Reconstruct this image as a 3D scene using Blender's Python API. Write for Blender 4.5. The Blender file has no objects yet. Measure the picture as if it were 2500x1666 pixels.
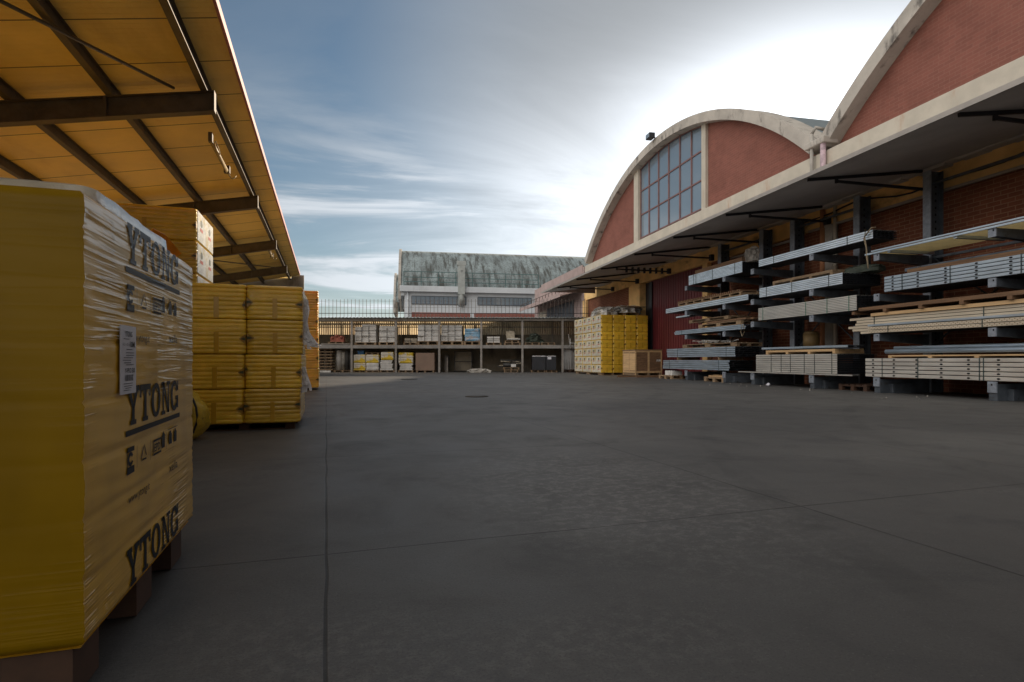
import bpy, math, random
from mathutils import Vector, Matrix
R = math.radians
random.seed(7)
sc = bpy.context.scene
col = sc.collection

# ------------------------------------------------------------------ camera
cd = bpy.data.cameras.new('camera'); cam = bpy.data.objects.new('camera', cd); col.objects.link(cam)
cam.location = (0, 0, .7); cam.rotation_euler = (R(90), 0, R(-18.1))
cd.lens = 20.0; cd.sensor_width = 36; cd.shift_y = .0183; cd.clip_end = 2000; cd.clip_start = .05
sc.camera = cam
sc.render.resolution_x = 1024; sc.render.resolution_y = 682
sc.view_settings.view_transform = 'Standard'; sc.view_settings.look = 'None'
sc.view_settings.gamma = 1; sc.view_settings.exposure = 0.42

# ------------------------------------------------------------------ light
SUN_AZ, SUN_EL = 45.0, 20.5          # clockwise from +Y, above the horizon
sd = Vector((math.sin(R(SUN_AZ))*math.cos(R(SUN_EL)), math.cos(R(SUN_AZ))*math.cos(R(SUN_EL)), math.sin(R(SUN_EL))))
sl = bpy.data.lights.new('sun', 'SUN'); sl.energy = 5.0; sl.angle = R(2.5); sl.color = (1, .83, .62)
so = bpy.data.objects.new('sun', sl); col.objects.link(so); so.rotation_euler = sd.to_track_quat('Z', 'Y').to_euler()
so.location = (0, 0, 30)

class NT:
    def __init__(s, tree): s.t = tree; s.n = tree.nodes; s.l = tree.links
    def add(s, typ, **kw):
        n = s.n.new(typ)
        for k, v in kw.items():
            if hasattr(n, k): setattr(n, k, v)
            else: s.inp(n, k, v)
        return n
    def inp(s, n, k, v):
        i = n.inputs[k.replace('_', ' ') if isinstance(k, str) else k]
        if hasattr(v, 'is_output') and v.is_output: s.l.new(v, i)
        else: i.default_value = v
    def math(s, op, a, b=0.0, c=None, clamp=False):
        n = s.n.new('ShaderNodeMath'); n.operation = op; n.use_clamp = clamp
        s.inp(n, 0, a); s.inp(n, 1, b)
        if c is not None: s.inp(n, 2, c)
        return n.outputs[0]
    def mix(s, f, a, b, mode='MIX'):
        n = s.n.new('ShaderNodeMix'); n.data_type = 'RGBA'; n.blend_type = mode
        s.inp(n, 0, f)
        for i, v in ((6, a), (7, b)):
            if hasattr(v, 'is_output'): s.l.new(v, n.inputs[i])
            else: n.inputs[i].default_value = (*v[:3], 1)
        return n.outputs[2]
    def ramp(s, f, lo, hi):
        n = s.n.new('ShaderNodeMapRange'); n.clamp = True; n.interpolation_type = 'SMOOTHSTEP'
        s.inp(n, 0, f); n.inputs[1].default_value = lo; n.inputs[2].default_value = hi
        return n.outputs[0]
    def noise(s, vec, scale, detail=4, rough=.55, dist=0):
        n = s.n.new('ShaderNodeTexNoise'); s.l.new(vec, n.inputs['Vector'])
        n.inputs['Scale'].default_value = scale; n.inputs['Detail'].default_value = detail
        n.inputs['Roughness'].default_value = rough; n.inputs['Distortion'].default_value = dist
        return n.outputs[0]
    def mapping(s, vec, scale=(1, 1, 1), rot=(0, 0, 0), loc=(0, 0, 0)):
        n = s.n.new('ShaderNodeMapping'); s.l.new(vec, n.inputs[0])
        n.inputs['Scale'].default_value = scale; n.inputs['Rotation'].default_value = rot; n.inputs['Location'].default_value = loc
        return n.outputs[0]

w = bpy.data.worlds.new('World'); sc.world = w; w.use_nodes = True
nt = NT(w.node_tree); nt.n.clear()
sky = nt.add('ShaderNodeTexSky', sky_type='NISHITA', sun_disc=False, sun_elevation=R(SUN_EL), sun_rotation=R(SUN_AZ),
             altitude=100, air_density=1.0, dust_density=.6, ozone_density=2.2)
tc = nt.add('ShaderNodeTexCoord').outputs['Generated']
sep = nt.add('ShaderNodeSeparateXYZ'); nt.l.new(tc, sep.inputs[0])
zz = nt.math('ADD', nt.math('MAXIMUM', sep.outputs[2], 0.0), .12)
px = nt.math('DIVIDE', sep.outputs[0], zz); py = nt.math('DIVIDE', sep.outputs[1], zz)
cmb = nt.add('ShaderNodeCombineXYZ'); nt.l.new(px, cmb.inputs[0]); nt.l.new(py, cmb.inputs[1])
cv = nt.mapping(cmb.outputs[0], scale=(.55, 1.15, 1), rot=(0, 0, R(14)), loc=(3.3, 1.7, 0))
c1 = nt.noise(cv, 1.3, 9, .6, .7)
cv2 = nt.mapping(cmb.outputs[0], scale=(.4, 1.0, 1), rot=(0, 0, R(30)), loc=(9.1, 4.2, 0))
c2 = nt.noise(cv2, .7, 4, .5, .3)
cm = nt.math('MULTIPLY', nt.ramp(c1, .38, .64), nt.ramp(c2, .14, .44))
def sdot(az, el):
    d = nt.add('ShaderNodeVectorMath', operation='DOT_PRODUCT'); nt.l.new(tc, d.inputs[0])
    d.inputs[1].default_value = (math.sin(R(az))*math.cos(R(el)), math.cos(R(az))*math.cos(R(el)), math.sin(R(el)))
    return nt.math('MAXIMUM', d.outputs['Value'], 0.0)
dsun = sdot(SUN_AZ, 20); dlow = sdot(SUN_AZ-11, 9); dcore = sdot(SUN_AZ, 18)
g1 = nt.math('POWER', dlow, 8.0); g2 = nt.math('POWER', dcore, 45.0)
hi = nt.ramp(sep.outputs[2], .56, .20)
low = nt.math('POWER', nt.math('SUBTRACT', 1.0, nt.math('MAXIMUM', sep.outputs[2], 0.0)), 6.0)
veil = nt.math('MULTIPLY', nt.math('MULTIPLY', g1, hi), nt.math('MULTIPLY_ADD', c1, .8, .65), clamp=True)
cm = nt.math('MULTIPLY', cm, nt.math('MULTIPLY_ADD', nt.ramp(sep.outputs[2], .50, .22), .85, .15))
mask = nt.math('MAXIMUM', nt.math('MULTIPLY', cm, .9), veil)
mask = nt.math('MAXIMUM', mask, nt.math('MULTIPLY', low, .75), clamp=True)
mask = nt.math('MAXIMUM', mask, nt.ramp(dsun, .72, .98), clamp=True)
lum = nt.math('MULTIPLY_ADD', nt.math('MULTIPLY', g1, hi), 4.6, 2.7)
lum = nt.math('MULTIPLY_ADD', cm, 2.4, lum)
g2 = nt.math('MULTIPLY', g2, nt.ramp(sep.outputs[2], .60, .34))
lum = nt.math('MULTIPLY_ADD', g2, 12.0, lum)
hs = nt.add('ShaderNodeVectorMath', operation='SCALE'); hs.inputs[0].default_value = (.955, 1.01, 1.075); nt.l.new(lum, hs.inputs['Scale'])
skt = nt.mix(1.0, sky.outputs[0], (.58, .62, .58), 'MULTIPLY')
cc = nt.mix(mask, skt, hs.outputs[0])
# added fill: unseen western and southern sky brightened to light the shade
fw = nt.add('ShaderNodeVectorMath', operation='DOT_PRODUCT'); nt.l.new(tc, fw.inputs[0]); fw.inputs[1].default_value = (.31, .95, 0)
outv = nt.ramp(fw.outputs['Value'], .58, .30)
ww = nt.add('ShaderNodeVectorMath', operation='DOT_PRODUCT'); nt.l.new(tc, ww.inputs[0]); ww.inputs[1].default_value = (-.80, -.20, .56)
west = nt.ramp(ww.outputs['Value'], .15, .95)
wl = nt.math('MULTIPLY_ADD', west, 13.0, 1.1)
ws = nt.add('ShaderNodeVectorMath', operation='SCALE'); ws.inputs[0].default_value = (1.0, .955, .90); nt.l.new(wl, ws.inputs['Scale'])
cc = nt.mix(outv, cc, ws.outputs[0])
bg = nt.add('ShaderNodeBackground'); nt.l.new(cc, bg.inputs[0]); bg.inputs[1].default_value = .1
ow = nt.add('ShaderNodeOutputWorld'); nt.l.new(bg.outputs[0], ow.inputs[0])

# ------------------------------------------------------------------ materials
MATS = {}
def M(name, c, rough=.6, metal=0, var=.18, vs=3, stain=None, bump=0, bs=30, st=(1, 1, 1), coat=0, trans=0, sss=0, fine=0, objvar=0, coatbump=False, spec=.5):
    if name in MATS: return MATS[name]
    m = bpy.data.materials.new(name); m.use_nodes = True; nt = NT(m.node_tree)
    b = nt.n['Principled BSDF']; tc = nt.add('ShaderNodeTexCoord').outputs['Object']
    v = nt.mapping(tc, scale=st)
    n1 = nt.noise(v, vs, 5, .6)
    f = nt.ramp(n1, .3, .7)
    cc = nt.mix(f, tuple(x*(1-var) for x in c), tuple(min(1, x*(1+var)) for x in c))
    if fine:
        n3 = nt.noise(v, vs*14, 3, .6); cc = nt.mix(nt.math('MULTIPLY', nt.ramp(n3, .45, .7), fine), cc, tuple(x*.45 for x in c))
    if stain:
        sc_, ss, lo, hi, sst = stain
        n2 = nt.noise(nt.mapping(tc, scale=sst, loc=(5.1, 2.2, 7.7)), ss, 7, .65)
        cc = nt.mix(nt.ramp(n2, lo, hi), cc, sc_)
    if objvar:
        oi = nt.add('ShaderNodeObjectInfo').outputs['Random']
        hv = nt.add('ShaderNodeHueSaturation'); nt.l.new(cc, hv.inputs['Color'])
        nt.l.new(nt.math('MULTIPLY_ADD', oi, objvar*2, 1-objvar), hv.inputs['Value']); cc = hv.outputs[0]
    nt.l.new(cc, b.inputs['Base Color'])
    nt.l.new(nt.math('MULTIPLY_ADD', n1, .25, rough-.12, clamp=True), b.inputs['Roughness'])
    b.inputs['Metallic'].default_value = metal; b.inputs['Specular IOR Level'].default_value = spec
    if coat: b.inputs['Coat Weight'].default_value = coat; b.inputs['Coat Roughness'].default_value = .12
    if bump:
        nb = nt.noise(v, bs, 4, .6); bn = nt.add('ShaderNodeBump'); bn.inputs['Strength'].default_value = bump; bn.inputs['Distance'].default_value = .02
        nt.l.new(nb, bn.inputs['Height']); nt.l.new(bn.outputs[0], b.inputs['Normal'])
        if coat: nt.l.new(bn.outputs[0], b.inputs['Coat Normal'])
    if sss:
        b.inputs['Subsurface Weight'].default_value = sss; b.inputs['Subsurface Radius'].default_value = (.5, .25, .05); b.inputs['Subsurface Scale'].default_value = .25
    if trans:
        out = nt.n['Material Output']; tr = nt.add('ShaderNodeBsdfTranslucent'); nt.l.new(cc, tr.inputs[0])
        mx = nt.add('ShaderNodeMixShader'); mx.inputs[0].default_value = trans
        nt.l.new(b.outputs[0], mx.inputs[1]); nt.l.new(tr.outputs[0], mx.inputs[2]); nt.l.new(mx.outputs[0], out.inputs[0])
    MATS[name] = m; return m

def ground_mat():
    m = bpy.data.materials.new('concrete_paving'); m.use_nodes = True; nt = NT(m.node_tree); b = nt.n['Principled BSDF']
    tc = nt.add('ShaderNodeTexCoord').outputs['Object']
    big = nt.noise(tc, .22, 5, .55, .4); mid = nt.noise(tc, 1.7, 6, .65, .6); fin = nt.noise(tc, 22, 8, .8)
    grit = nt.noise(tc, 140, 2, .6)
    c = nt.mix(nt.ramp(big, .35, .65), (.070, .068, .066), (.100, .097, .092))
    c = nt.mix(nt.math('MULTIPLY', nt.ramp(mid, .5, .72), .6), c, (.050, .050, .051))
    sc2 = nt.noise(nt.mapping(tc, scale=(1, 1.6, 1), loc=(1.2, 8.1, 0)), .55, 3, .5)
    sc3 = nt.math('MULTIPLY', nt.ramp(sc2, .52, .68), nt.ramp(fin, .44, .62))
    wd_ = nt.add('ShaderNodeVectorMath', operation='DISTANCE'); nt.l.new(nt.mapping(tc, scale=(1, .6, 1)), wd_.inputs[0]); wd_.inputs[1].default_value = (1.45, 1.75, 0)
    wz_ = nt.ramp(wd_.outputs['Value'], 1.15, .25)
    fs_ = nt.noise(nt.mapping(tc, scale=(1, 1.25, 1)), 15, 9, .82, .25)
    c = nt.mix(nt.math('MULTIPLY', nt.math('MULTIPLY', nt.ramp(fs_, .47, .60), wz_), .5), c, (.22, .215, .205))
    c = nt.mix(nt.math('MULTIPLY', sc3, .45), c, (.15, .145, .138))
    st = nt.noise(nt.mapping(tc, scale=(1, 1, 1), loc=(4, 4, 0)), 2.6, 3, .5)
    c = nt.mix(nt.math('MULTIPLY', nt.ramp(st, .64, .76), .5), c, (.042, .04, .038))
    c = nt.mix(nt.math('MULTIPLY', nt.ramp(grit, .50, .68), .45), c, (.035, .035, .036))
    c = nt.mix(nt.math('MULTIPLY', nt.ramp(nt.noise(tc, 90, 3, .7), .58, .70), .35), c, (.16, .155, .15))
    trk = nt.noise(nt.mapping(tc, scale=(1, .10, 1), rot=(0, 0, R(24)), loc=(2, 7, 0)), 2.2, 5, .6, .6)
    c = nt.mix(nt.math('MULTIPLY', nt.ramp(trk, .58, .74), .35), c, (.042, .041, .040))
    scr = nt.noise(nt.mapping(tc, scale=(1, .3, 1), rot=(0, 0, R(-60)), loc=(5, 1, 0)), 26, 8, .82, .3)
    c = nt.mix(nt.math('MULTIPLY', nt.math('MULTIPLY', nt.ramp(scr, .56, .72), nt.ramp(mid, .35, .6)), .35), c, (.14, .135, .13))
    vo = nt.add('ShaderNodeTexVoronoi', feature='DISTANCE_TO_EDGE'); vo.inputs['Scale'].default_value = .33
    wv = nt.add('ShaderNodeVectorMath', operation='MULTIPLY_ADD'); nf = nt.add('ShaderNodeTexNoise'); nf.inputs['Scale'].default_value = 1.3; nf.inputs['Detail'].default_value = 6; nt.l.new(tc, nf.inputs['Vector'])
    nt.l.new(nf.outputs['Color'], wv.inputs[0]); wv.inputs[1].default_value = (1.2, 1.2, 0); nt.l.new(tc, wv.inputs[2]); nt.l.new(wv.outputs[0], vo.inputs['Vector'])
    crk = nt.math('MULTIPLY', nt.ramp(vo.outputs['Distance'], .0022, .0008), nt.ramp(big, .50, .60))
    c = nt.mix(nt.math('MULTIPLY', crk, .55), c, (.025, .024, .022))
    for (cx_, cy_, R_, wd) in ((-7.0, 20.0, 15.2, .11), (-7.0, 20.0, 16.7, .11), (14.0, -3.0, 11.5, .10), (14.0, -3.0, 13.0, .10)):
        dd_ = nt.add('ShaderNodeVectorMath', operation='DISTANCE'); nt.l.new(tc, dd_.inputs[0]); dd_.inputs[1].default_value = (cx_, cy_, 0)
        q_ = nt.math('ABSOLUTE', nt.math('SUBTRACT', dd_.outputs['Value'], R_))
        c = nt.mix(nt.math('MULTIPLY', nt.math('MULTIPLY', nt.ramp(q_, wd, wd*.6), nt.ramp(mid, .36, .62)), .30), c, (.038, .037, .036))
    # saw-cut joints of the slab
    sp = nt.add('ShaderNodeSeparateXYZ'); wob = nt.add('ShaderNodeVectorMath', operation='ADD')
    nw = nt.noise(tc, 1.1, 2, .5); cw = nt.add('ShaderNodeCombineXYZ')
    nt.l.new(nt.math('MULTIPLY', nt.math('SUBTRACT', nw, .5), .03), cw.inputs[0]); nt.l.new(nt.math('MULTIPLY', nt.math('SUBTRACT', nw, .5), .03), cw.inputs[1])
    nt.l.new(tc, wob.inputs[0]); nt.l.new(cw.outputs[0], wob.inputs[1]); nt.l.new(wob.outputs[0], sp.inputs[0])
    js = []
    for ax, off in ((0, 0.0), (1, 0.0)):
        q = nt.math('ADD', sp.outputs[ax], 215.0)
        q = nt.math('PINGPONG', q, 1.075)
        js.append(nt.ramp(q, .0065, .0035))
    j = nt.math('MAXIMUM', js[0], js[1])
    c = nt.mix(nt.math('MULTIPLY', j, nt.math('MULTIPLY_ADD', mid, .9, .3, clamp=True)), c, (.018, .017, .016))
    nt.l.new(c, b.inputs['Base Color'])
    nt.l.new(nt.math('MULTIPLY_ADD', mid, .35, .42), b.inputs['Roughness'])
    b.inputs['Specular IOR Level'].default_value = .3
    h = nt.math('SUBTRACT', nt.math('MULTIPLY_ADD', grit, .25, nt.math('MULTIPLY', fin, .6)), nt.math('MULTIPLY', j, 2.0))
    bn = nt.add('ShaderNodeBump'); bn.inputs['Strength'].default_value = .25; bn.inputs['Distance'].default_value = .008
    nt.l.new(h, bn.inputs['Height']); nt.l.new(bn.outputs[0], b.inputs['Normal'])
    return m

def brick_mat(name, c1, c2, mortar, bw=.26, bh=.085, ax=(1, 2), ms=.008, dirt=.3):
    m = bpy.data.materials.new(name); m.use_nodes = True; nt = NT(m.node_tree); b = nt.n['Principled BSDF']
    tc = nt.add('ShaderNodeTexCoord').outputs['Object']; sp = nt.add('ShaderNodeSeparateXYZ'); nt.l.new(tc, sp.inputs[0])
    cb = nt.add('ShaderNodeCombineXYZ'); nt.l.new(sp.outputs[ax[0]], cb.inputs[0]); nt.l.new(sp.outputs[ax[1]], cb.inputs[1])
    br = nt.add('ShaderNodeTexBrick'); nt.l.new(cb.outputs[0], br.inputs['Vector'])
    br.inputs['Scale'].default_value = 1; br.inputs['Brick Width'].default_value = bw; br.inputs['Row Height'].default_value = bh
    br.inputs['Mortar Size'].default_value = ms; br.inputs['Mortar Smooth'].default_value = .3
    br.inputs['Color1'].default_value = (*c1, 1); br.inputs['Color2'].default_value = (*c2, 1); br.inputs['Mortar'].default_value = (*mortar, 1)
    n = nt.noise(tc, .9, 6, .65); c = nt.mix(nt.math('MULTIPLY', nt.ramp(n, .42, .75), dirt), br.outputs[0], tuple(x*.35 for x in c1))
    n2 = nt.noise(nt.mapping(tc, scale=(1, 2.5, .5)), 3.5, 5, .7); c = nt.mix(nt.math('MULTIPLY', nt.ramp(n2, .6, .8), .35), c, (.30, .22, .17))
    nt.l.new(c, b.inputs['Base Color']); b.inputs['Roughness'].default_value = .85; b.inputs['Specular IOR Level'].default_value = .2
    bn = nt.add('ShaderNodeBump'); bn.inputs['Strength'].default_value = .5; bn.inputs['Distance'].default_value = .006
    h = nt.math('MULTIPLY_ADD', br.outputs['Fac'], -1.0, nt.math('MULTIPLY', nt.noise(tc, 60, 3, .6), .4))
    nt.l.new(h, bn.inputs['Height']); nt.l.new(bn.outputs[0], b.inputs['Normal'])
    return m

def film_mat(name, base, dark=None, spec=1.0, wr=1.0, dull=.4):
    """stretch film drawn tight over a load: long fine folds that catch the sky"""
    m = bpy.data.materials.new(name); m.use_nodes = True; nt = NT(m.node_tree); b = nt.n['Principled BSDF']
    tc = nt.add('ShaderNodeTexCoord').outputs['Object']
    n1 = nt.noise(nt.mapping(tc, scale=(1.5, 1.5, 1)), 2.5, 4, .5)
    c = nt.mix(nt.ramp(n1, .3, .7), tuple(x*.82 for x in base), tuple(min(1, x*1.12) for x in base))
    nt.l.new(c, b.inputs['Base Color'])
    b.inputs['Roughness'].default_value = .42; b.inputs['Specular IOR Level'].default_value = dull
    b.inputs['Coat Weight'].default_value = spec*.5; b.inputs['Coat Roughness'].default_value = .09
    f1 = nt.noise(nt.mapping(tc, scale=(.9, .9, 30), rot=(R(-6), 0, 0)), 1.6, 2, .4, .25)
    f2 = nt.noise(nt.mapping(tc, scale=(1.6, 1.6, 60), rot=(R(4), 0, 0), loc=(3, 1, 2)), 1.5, 2, .4, .15)
    zone = nt.ramp(nt.noise(nt.mapping(tc, scale=(1, 3.2, 1.4), loc=(.3, 1.1, .2)), 1.9, 2, .5), .44, .60)
    sp = nt.add('ShaderNodeSeparateXYZ'); nt.l.new(tc, sp.inputs[0])
    up = nt.ramp(sp.outputs[2], .50, .90); dn = nt.ramp(sp.outputs[2], .42, .15)
    amt = nt.math('MULTIPLY', nt.math('MAXIMUM', up, nt.math('MULTIPLY', dn, .7)), nt.math('MULTIPLY_ADD', zone, .85, .15))
    amt = nt.math('MULTIPLY_ADD', zone, .12, amt)
    def ridge(f, fr, pw): return nt.math('POWER', nt.math('SUBTRACT', 1.0, nt.math('ABSOLUTE', nt.math('SUBTRACT', nt.math('MULTIPLY', nt.math('FRACT', nt.math('MULTIPLY', f, fr)), 2.0), 1.0)), clamp=True), pw)
    h = nt.math('MULTIPLY', nt.math('ADD', ridge(f1, 3.0, 2.5), nt.math('MULTIPLY', ridge(f2, 2.0, 2.5), .5)), amt)
    bn = nt.add('ShaderNodeBump'); bn.inputs['Strength'].default_value = 1.0*wr; bn.inputs['Distance'].default_value = .009
    nt.l.new(h, bn.inputs['Height']); nt.l.new(bn.outputs[0], b.inputs['Coat Normal'])
    bn2 = nt.add('ShaderNodeBump'); bn2.inputs['Strength'].default_value = .25*wr; bn2.inputs['Distance'].default_value = .004
    nt.l.new(h, bn2.inputs['Height']); nt.l.new(bn2.outputs[0], b.inputs['Normal'])
    return m

def corr_mat(name, c, pitch, axis, trans=0, rough=.5, metal=0, dirt=(.2, .17, .14)):
    m = M(name, c, rough, metal, var=.2, vs=1.5, trans=trans, stain=(dirt, 2.0, .52, .75, (1, 1, .3)))
    return m

YEL = (.56, .36, .035)
m_xps = M('yellow_shrink_film', (.68, .42, .036), .38, var=.14, vs=4, bump=.35, bs=9, st=(1, 1, 2.2), coat=.45, sss=.25, objvar=.17,
          stain=((.62, .50, .20), 2.2, .58, .75, (1, 1, 1)))
m_xps_sun = M('sunlit_yellow_film', (.76, .44, .07), .35, var=.2, vs=3, bump=.35, bs=8, st=(1, 1, 3), coat=.5, sss=.6, objvar=.06)  # sunlit copy of the yellow film, its glow put into the colour
m_print = M('printed_white_film', (.62, .58, .48), .35, var=.12, vs=6, bump=.5, bs=14, coat=.6, stain=((.58, .42, .10), 2.0, .54, .66, (1, 1, 1.6)), objvar=.12)
m_tape = M('tape_band', (.50, .28, .015), .35, var=.1, coat=.5)
m_patch = M('folded_film_corner', (.32, .17, .02), .4, var=.35, vs=25, coat=.3)
m_dgreen = M('dark_print', (.035, .045, .02), .5, var=.4, vs=30)
m_red = M('red_print', (.40, .05, .03), .5, var=.3, vs=30)
m_ink = film_mat('black_ink_under_film', (.010, .010, .013), spec=.10, dull=.15)
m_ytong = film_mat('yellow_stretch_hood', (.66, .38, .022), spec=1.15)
m_ytend = film_mat('shaded_hood_end', (.25, .145, .001), spec=.12, wr=.7, dull=.12)  # same film as the hood, the end face's shade put into its colour
m_inkflat = M('label_ink', (.03, .03, .035), .6, var=.05)
m_paper = M('label_paper', (.62, .62, .68), .5, var=.04, coat=.5)
m_wood = M('pallet_wood', (.25, .17, .10), .8, var=.3, vs=6, st=(1, 1, 6), fine=.35, objvar=.25)
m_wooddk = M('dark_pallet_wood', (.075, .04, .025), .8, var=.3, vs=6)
m_woodpale = M('pale_new_timber', (.50, .33, .17), .75, var=.2, vs=5, st=(1, .2, 5), fine=.2, objvar=.1)
m_brown = M('brown_boards', (.17, .095, .05), .8, var=.3, vs=5, st=(1, .2, 4), fine=.3)
m_galv = M('galvanised_steel', (.70, .76, .82), .36, .75, var=.16, vs=4, st=(1, .5, 3), objvar=.10, fine=.12)
m_galvb = M('blue_grey_galvanised_steel', (.46, .54, .62), .42, .75, var=.12, vs=4, st=(1, .5, 3), objvar=.06)
m_alu = M('pale_primed_steel', (.60, .58, .54), .42, .55, var=.10, vs=3, st=(1, .4, 2), objvar=.05)
m_beige = M('beige_profile_boards', (.50, .43, .33), .6, 0, var=.12, vs=3, st=(1, .3, 3))
m_hole = M('dark_hole', (.006, .006, .008), .9, var=0)
m_inner = M('shaded_profile_inside', (.03, .033, .04), .6, .3, var=.2)  # shade inside the hollow profiles put into a dark colour
m_strap = M('dark_strap', (.03, .05, .05), .5, var=.1)
m_rack = M('grey_rack_paint', (.085, .10, .12), .5, .25, var=.25, vs=5, stain=((.05, .045, .04), 6, .55, .7, (1, 1, 1)))
m_racklt = M('worn_rack_tip_paint', (.24, .27, .32), .5, .2, var=.2, vs=12)
m_steel = M('dark_roof_steel', (.12, .10, .08), .55, .3, var=.25, vs=4, stain=((.16, .12, .08), 5, .55, .72, (1, 1, 1)))
m_panel = M('gold_lit_panel', (.92, .68, .22), .45, 0, var=.08, vs=1.2, bump=.04, bs=4, stain=((.72, .48, .14), .9, .5, .8, (1, .3, 1)))  # golden bounce light put into the colour of pale panels
m_seam = M('panel_seam', (.16, .11, .06), .7)
m_redtrim = M('dusty_red_trim', (.42, .17, .17), .55, 0, var=.2, vs=4)
m_conc = M('old_concrete', (.33, .31, .28), .9, var=.2, vs=2, bump=.3, bs=20, stain=((.12, .11, .10), 1.6, .5, .75, (1, 1, .4)))
m_cream = M('cream_painted_concrete', (.46, .42, .35), .8, var=.1, vs=1.4, bump=.15, bs=25, stain=((.40, .27, .19), 1.3, .56, .74, (1, 1, .25)))
m_arch = M('weathered_arch_concrete', (.40, .37, .33), .85, var=.15, vs=1.2, bump=.3, bs=15, stain=((.12, .11, .10), 3.0, .53, .70, (1, .8, .35)))
m_ochre = M('ochre_painted_concrete', (.80, .52, .22), .85, var=.15, vs=1.3, bump=.15, bs=20, stain=((.26, .15, .07), 1.4, .5, .75, (1, .5, 1)))
m_brickhi = brick_mat('red_gable_brick', (.235, .092, .07), (.20, .08, .062), (.255, .125, .095), .26, .085, dirt=.35, ms=.006)
m_bricklo = brick_mat('hollow_wall_brick', (.21, .075, .042), (.16, .055, .032), (.27, .15, .09), .27, .09, dirt=.4, ms=.010)
m_brickrear = brick_mat('rear_band_brick', (.30, .10, .08), (.25, .085, .07), (.30, .18, .15), .3, .1, ax=(0, 2))
m_canopy = M('dark_canopy_sheet', (.45, .42, .41), .7, 0, var=.12, vs=1.0, stain=((.36, .33, .31), 1.0, .5, .8, (1, .3, 1)))
m_edge = M('canopy_edge_metal', (.34, .31, .28), .5, .4, var=.1)
m_barn = M('dark_red_door_sheet', (.125, .018, .022), .5, 0, var=.2, vs=2, st=(1, 1, .3))
m_black = M('black_painted_steel', (.016, .018, .024), .5, var=.3)
m_pink = M('faded_pink_render', (.36, .275, .26), .8, 0, var=.12, vs=2, stain=((.55, .45, .40), 2, .6, .75, (1, 1, 1)))
m_glass = bpy.data.materials.new('window_glass'); m_glass.use_nodes = True
_n = NT(m_glass.node_tree); _b = _n.n['Principled BSDF']; _b.inputs['Base Color'].default_value = (.15, .20, .25, 1); _b.inputs['Roughness'].default_value = .12
_b.inputs['Specular IOR Level'].default_value = .9; _b.inputs['Coat Weight'].default_value = .6
_tc = _n.add('ShaderNodeTexCoord').outputs['Object']; _bn = _n.add('ShaderNodeBump'); _bn.inputs['Strength'].default_value = .08
_n.l.new(_n.noise(_tc, 1.2, 2, .5), _bn.inputs['Height']); _n.l.new(_bn.outputs[0], _b.inputs['Normal'])
m_mull = M('red_oxide_window_bar', (.17, .085, .08), .6)
m_vault = M('grey_vault_sheet', (.16, .19, .20), .6, .2, var=.15, vs=1)
m_oldroof = M('lichen_stained_roof', (.25, .30, .31), .85, 0, var=.25, vs=.5, bump=.3, bs=6,
              stain=((.07, .075, .07), 1.1, .43, .66, (2.4, .40, .40)), fine=.8)
m_white = M('white_rendered_wall', (.62, .66, .70), .8, 0, var=.08, vs=.6, stain=((.40, .42, .42), .8, .55, .8, (1, 1, .3)))
m_duct = M('galvanised_duct', (.42, .45, .44), .5, .5, var=.1)
m_rail = M('teal_railing_paint', (.07, .15, .15), .6)
m_bar = M('fence_steel', (.10, .085, .075), .6, .3)
m_corrt = M('fibreglass_corrugated_sheet', (.60, .50, .34), .5, 0, var=.2, vs=1.2, trans=.8, stain=((.30, .22, .15), 1.0, .5, .75, (1, 1, .2)))
m_corrtop = M('grey_corrugated_sheet', (.42, .46, .47), .5, .3, var=.15, vs=1)
m_shed = M('shed_steel', (.27, .25, .23), .6, .2, var=.2, vs=3)
m_slab = M('shelf_concrete', (.25, .24, .23), .85, var=.2, vs=2)
m_backw = M('stained_back_wall', (.27, .235, .18), .9, 0, var=.2, vs=.8, stain=((.09, .08, .07), .8, .45, .68, (1, 1, .5)))
m_blk = M('white_block', (.60, .59, .57), .85, 0, var=.12, vs=4, objvar=.08, stain=((.30, .28, .26), 3, .55, .75, (1, 1, 1)))
m_gap = M('block_gap', (.10, .095, .09), .9)
m_blue = M('blue_stretch_wrap', (.14, .30, .45), .4, 0, var=.3, vs=3, coat=.4, stain=((.45, .42, .42), 2.4, .48, .62, (1, 1, 1.6)))
m_bluebox = M('blue_plastic', (.03, .13, .32), .4, var=.1)
m_yelw = M('torn_yellow_wrap', (.60, .42, .03), .45, var=.2, vs=5, stain=((.60, .56, .48), 2.4, .50, .54, (1, 1, 1)))
m_roll = M('pale_membrane_roll', (.50, .50, .50), .6, var=.1)
m_dkroll = M('dark_membrane_roll', (.05, .05, .05), .7, var=.3)
m_rust = M('rusty_red_machine', (.30, .09, .06), .7, var=.3, vs=8)
m_tarp = M('dark_green_tarp', (.05, .065, .05), .6, var=.4, vs=6, bump=.5, bs=10)
m_sack = M('beige_sack', (.40, .35, .27), .8, var=.25, vs=6, bump=.4, bs=12)
m_board = M('brown_fibreboard', (.24, .165, .125), .8, var=.08, vs=2)
m_greyfilm = M('dusty_grey_film', (.36, .35, .33), .35, 0, var=.35, vs=5, bump=.8, bs=9, coat=.4, stain=((.14, .13, .11), 4, .5, .62, (1, 1, 1)))
m_plast = M('white_plastic_tail', (.82, .82, .85), .4, var=.12, vs=12, bump=.6, bs=30, st=(4, 4, 1), coat=.3, trans=.3)
m_rope = M('frayed_beige_rope', (.30, .24, .16), .9, var=.2)
m_orange = M('orange_sheet', (.80, .42, .05), .5, var=.1, coat=.3, trans=.6)
m_lamp = M('lamp_housing', (.40, .31, .17), .5)
m_pipe = M('orange_clay_pipe', (.42, .19, .09), .6, var=.15)
m_lilac = M('pale_lilac_pipe', (.40, .30, .33), .7, var=.3, vs=9)
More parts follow.
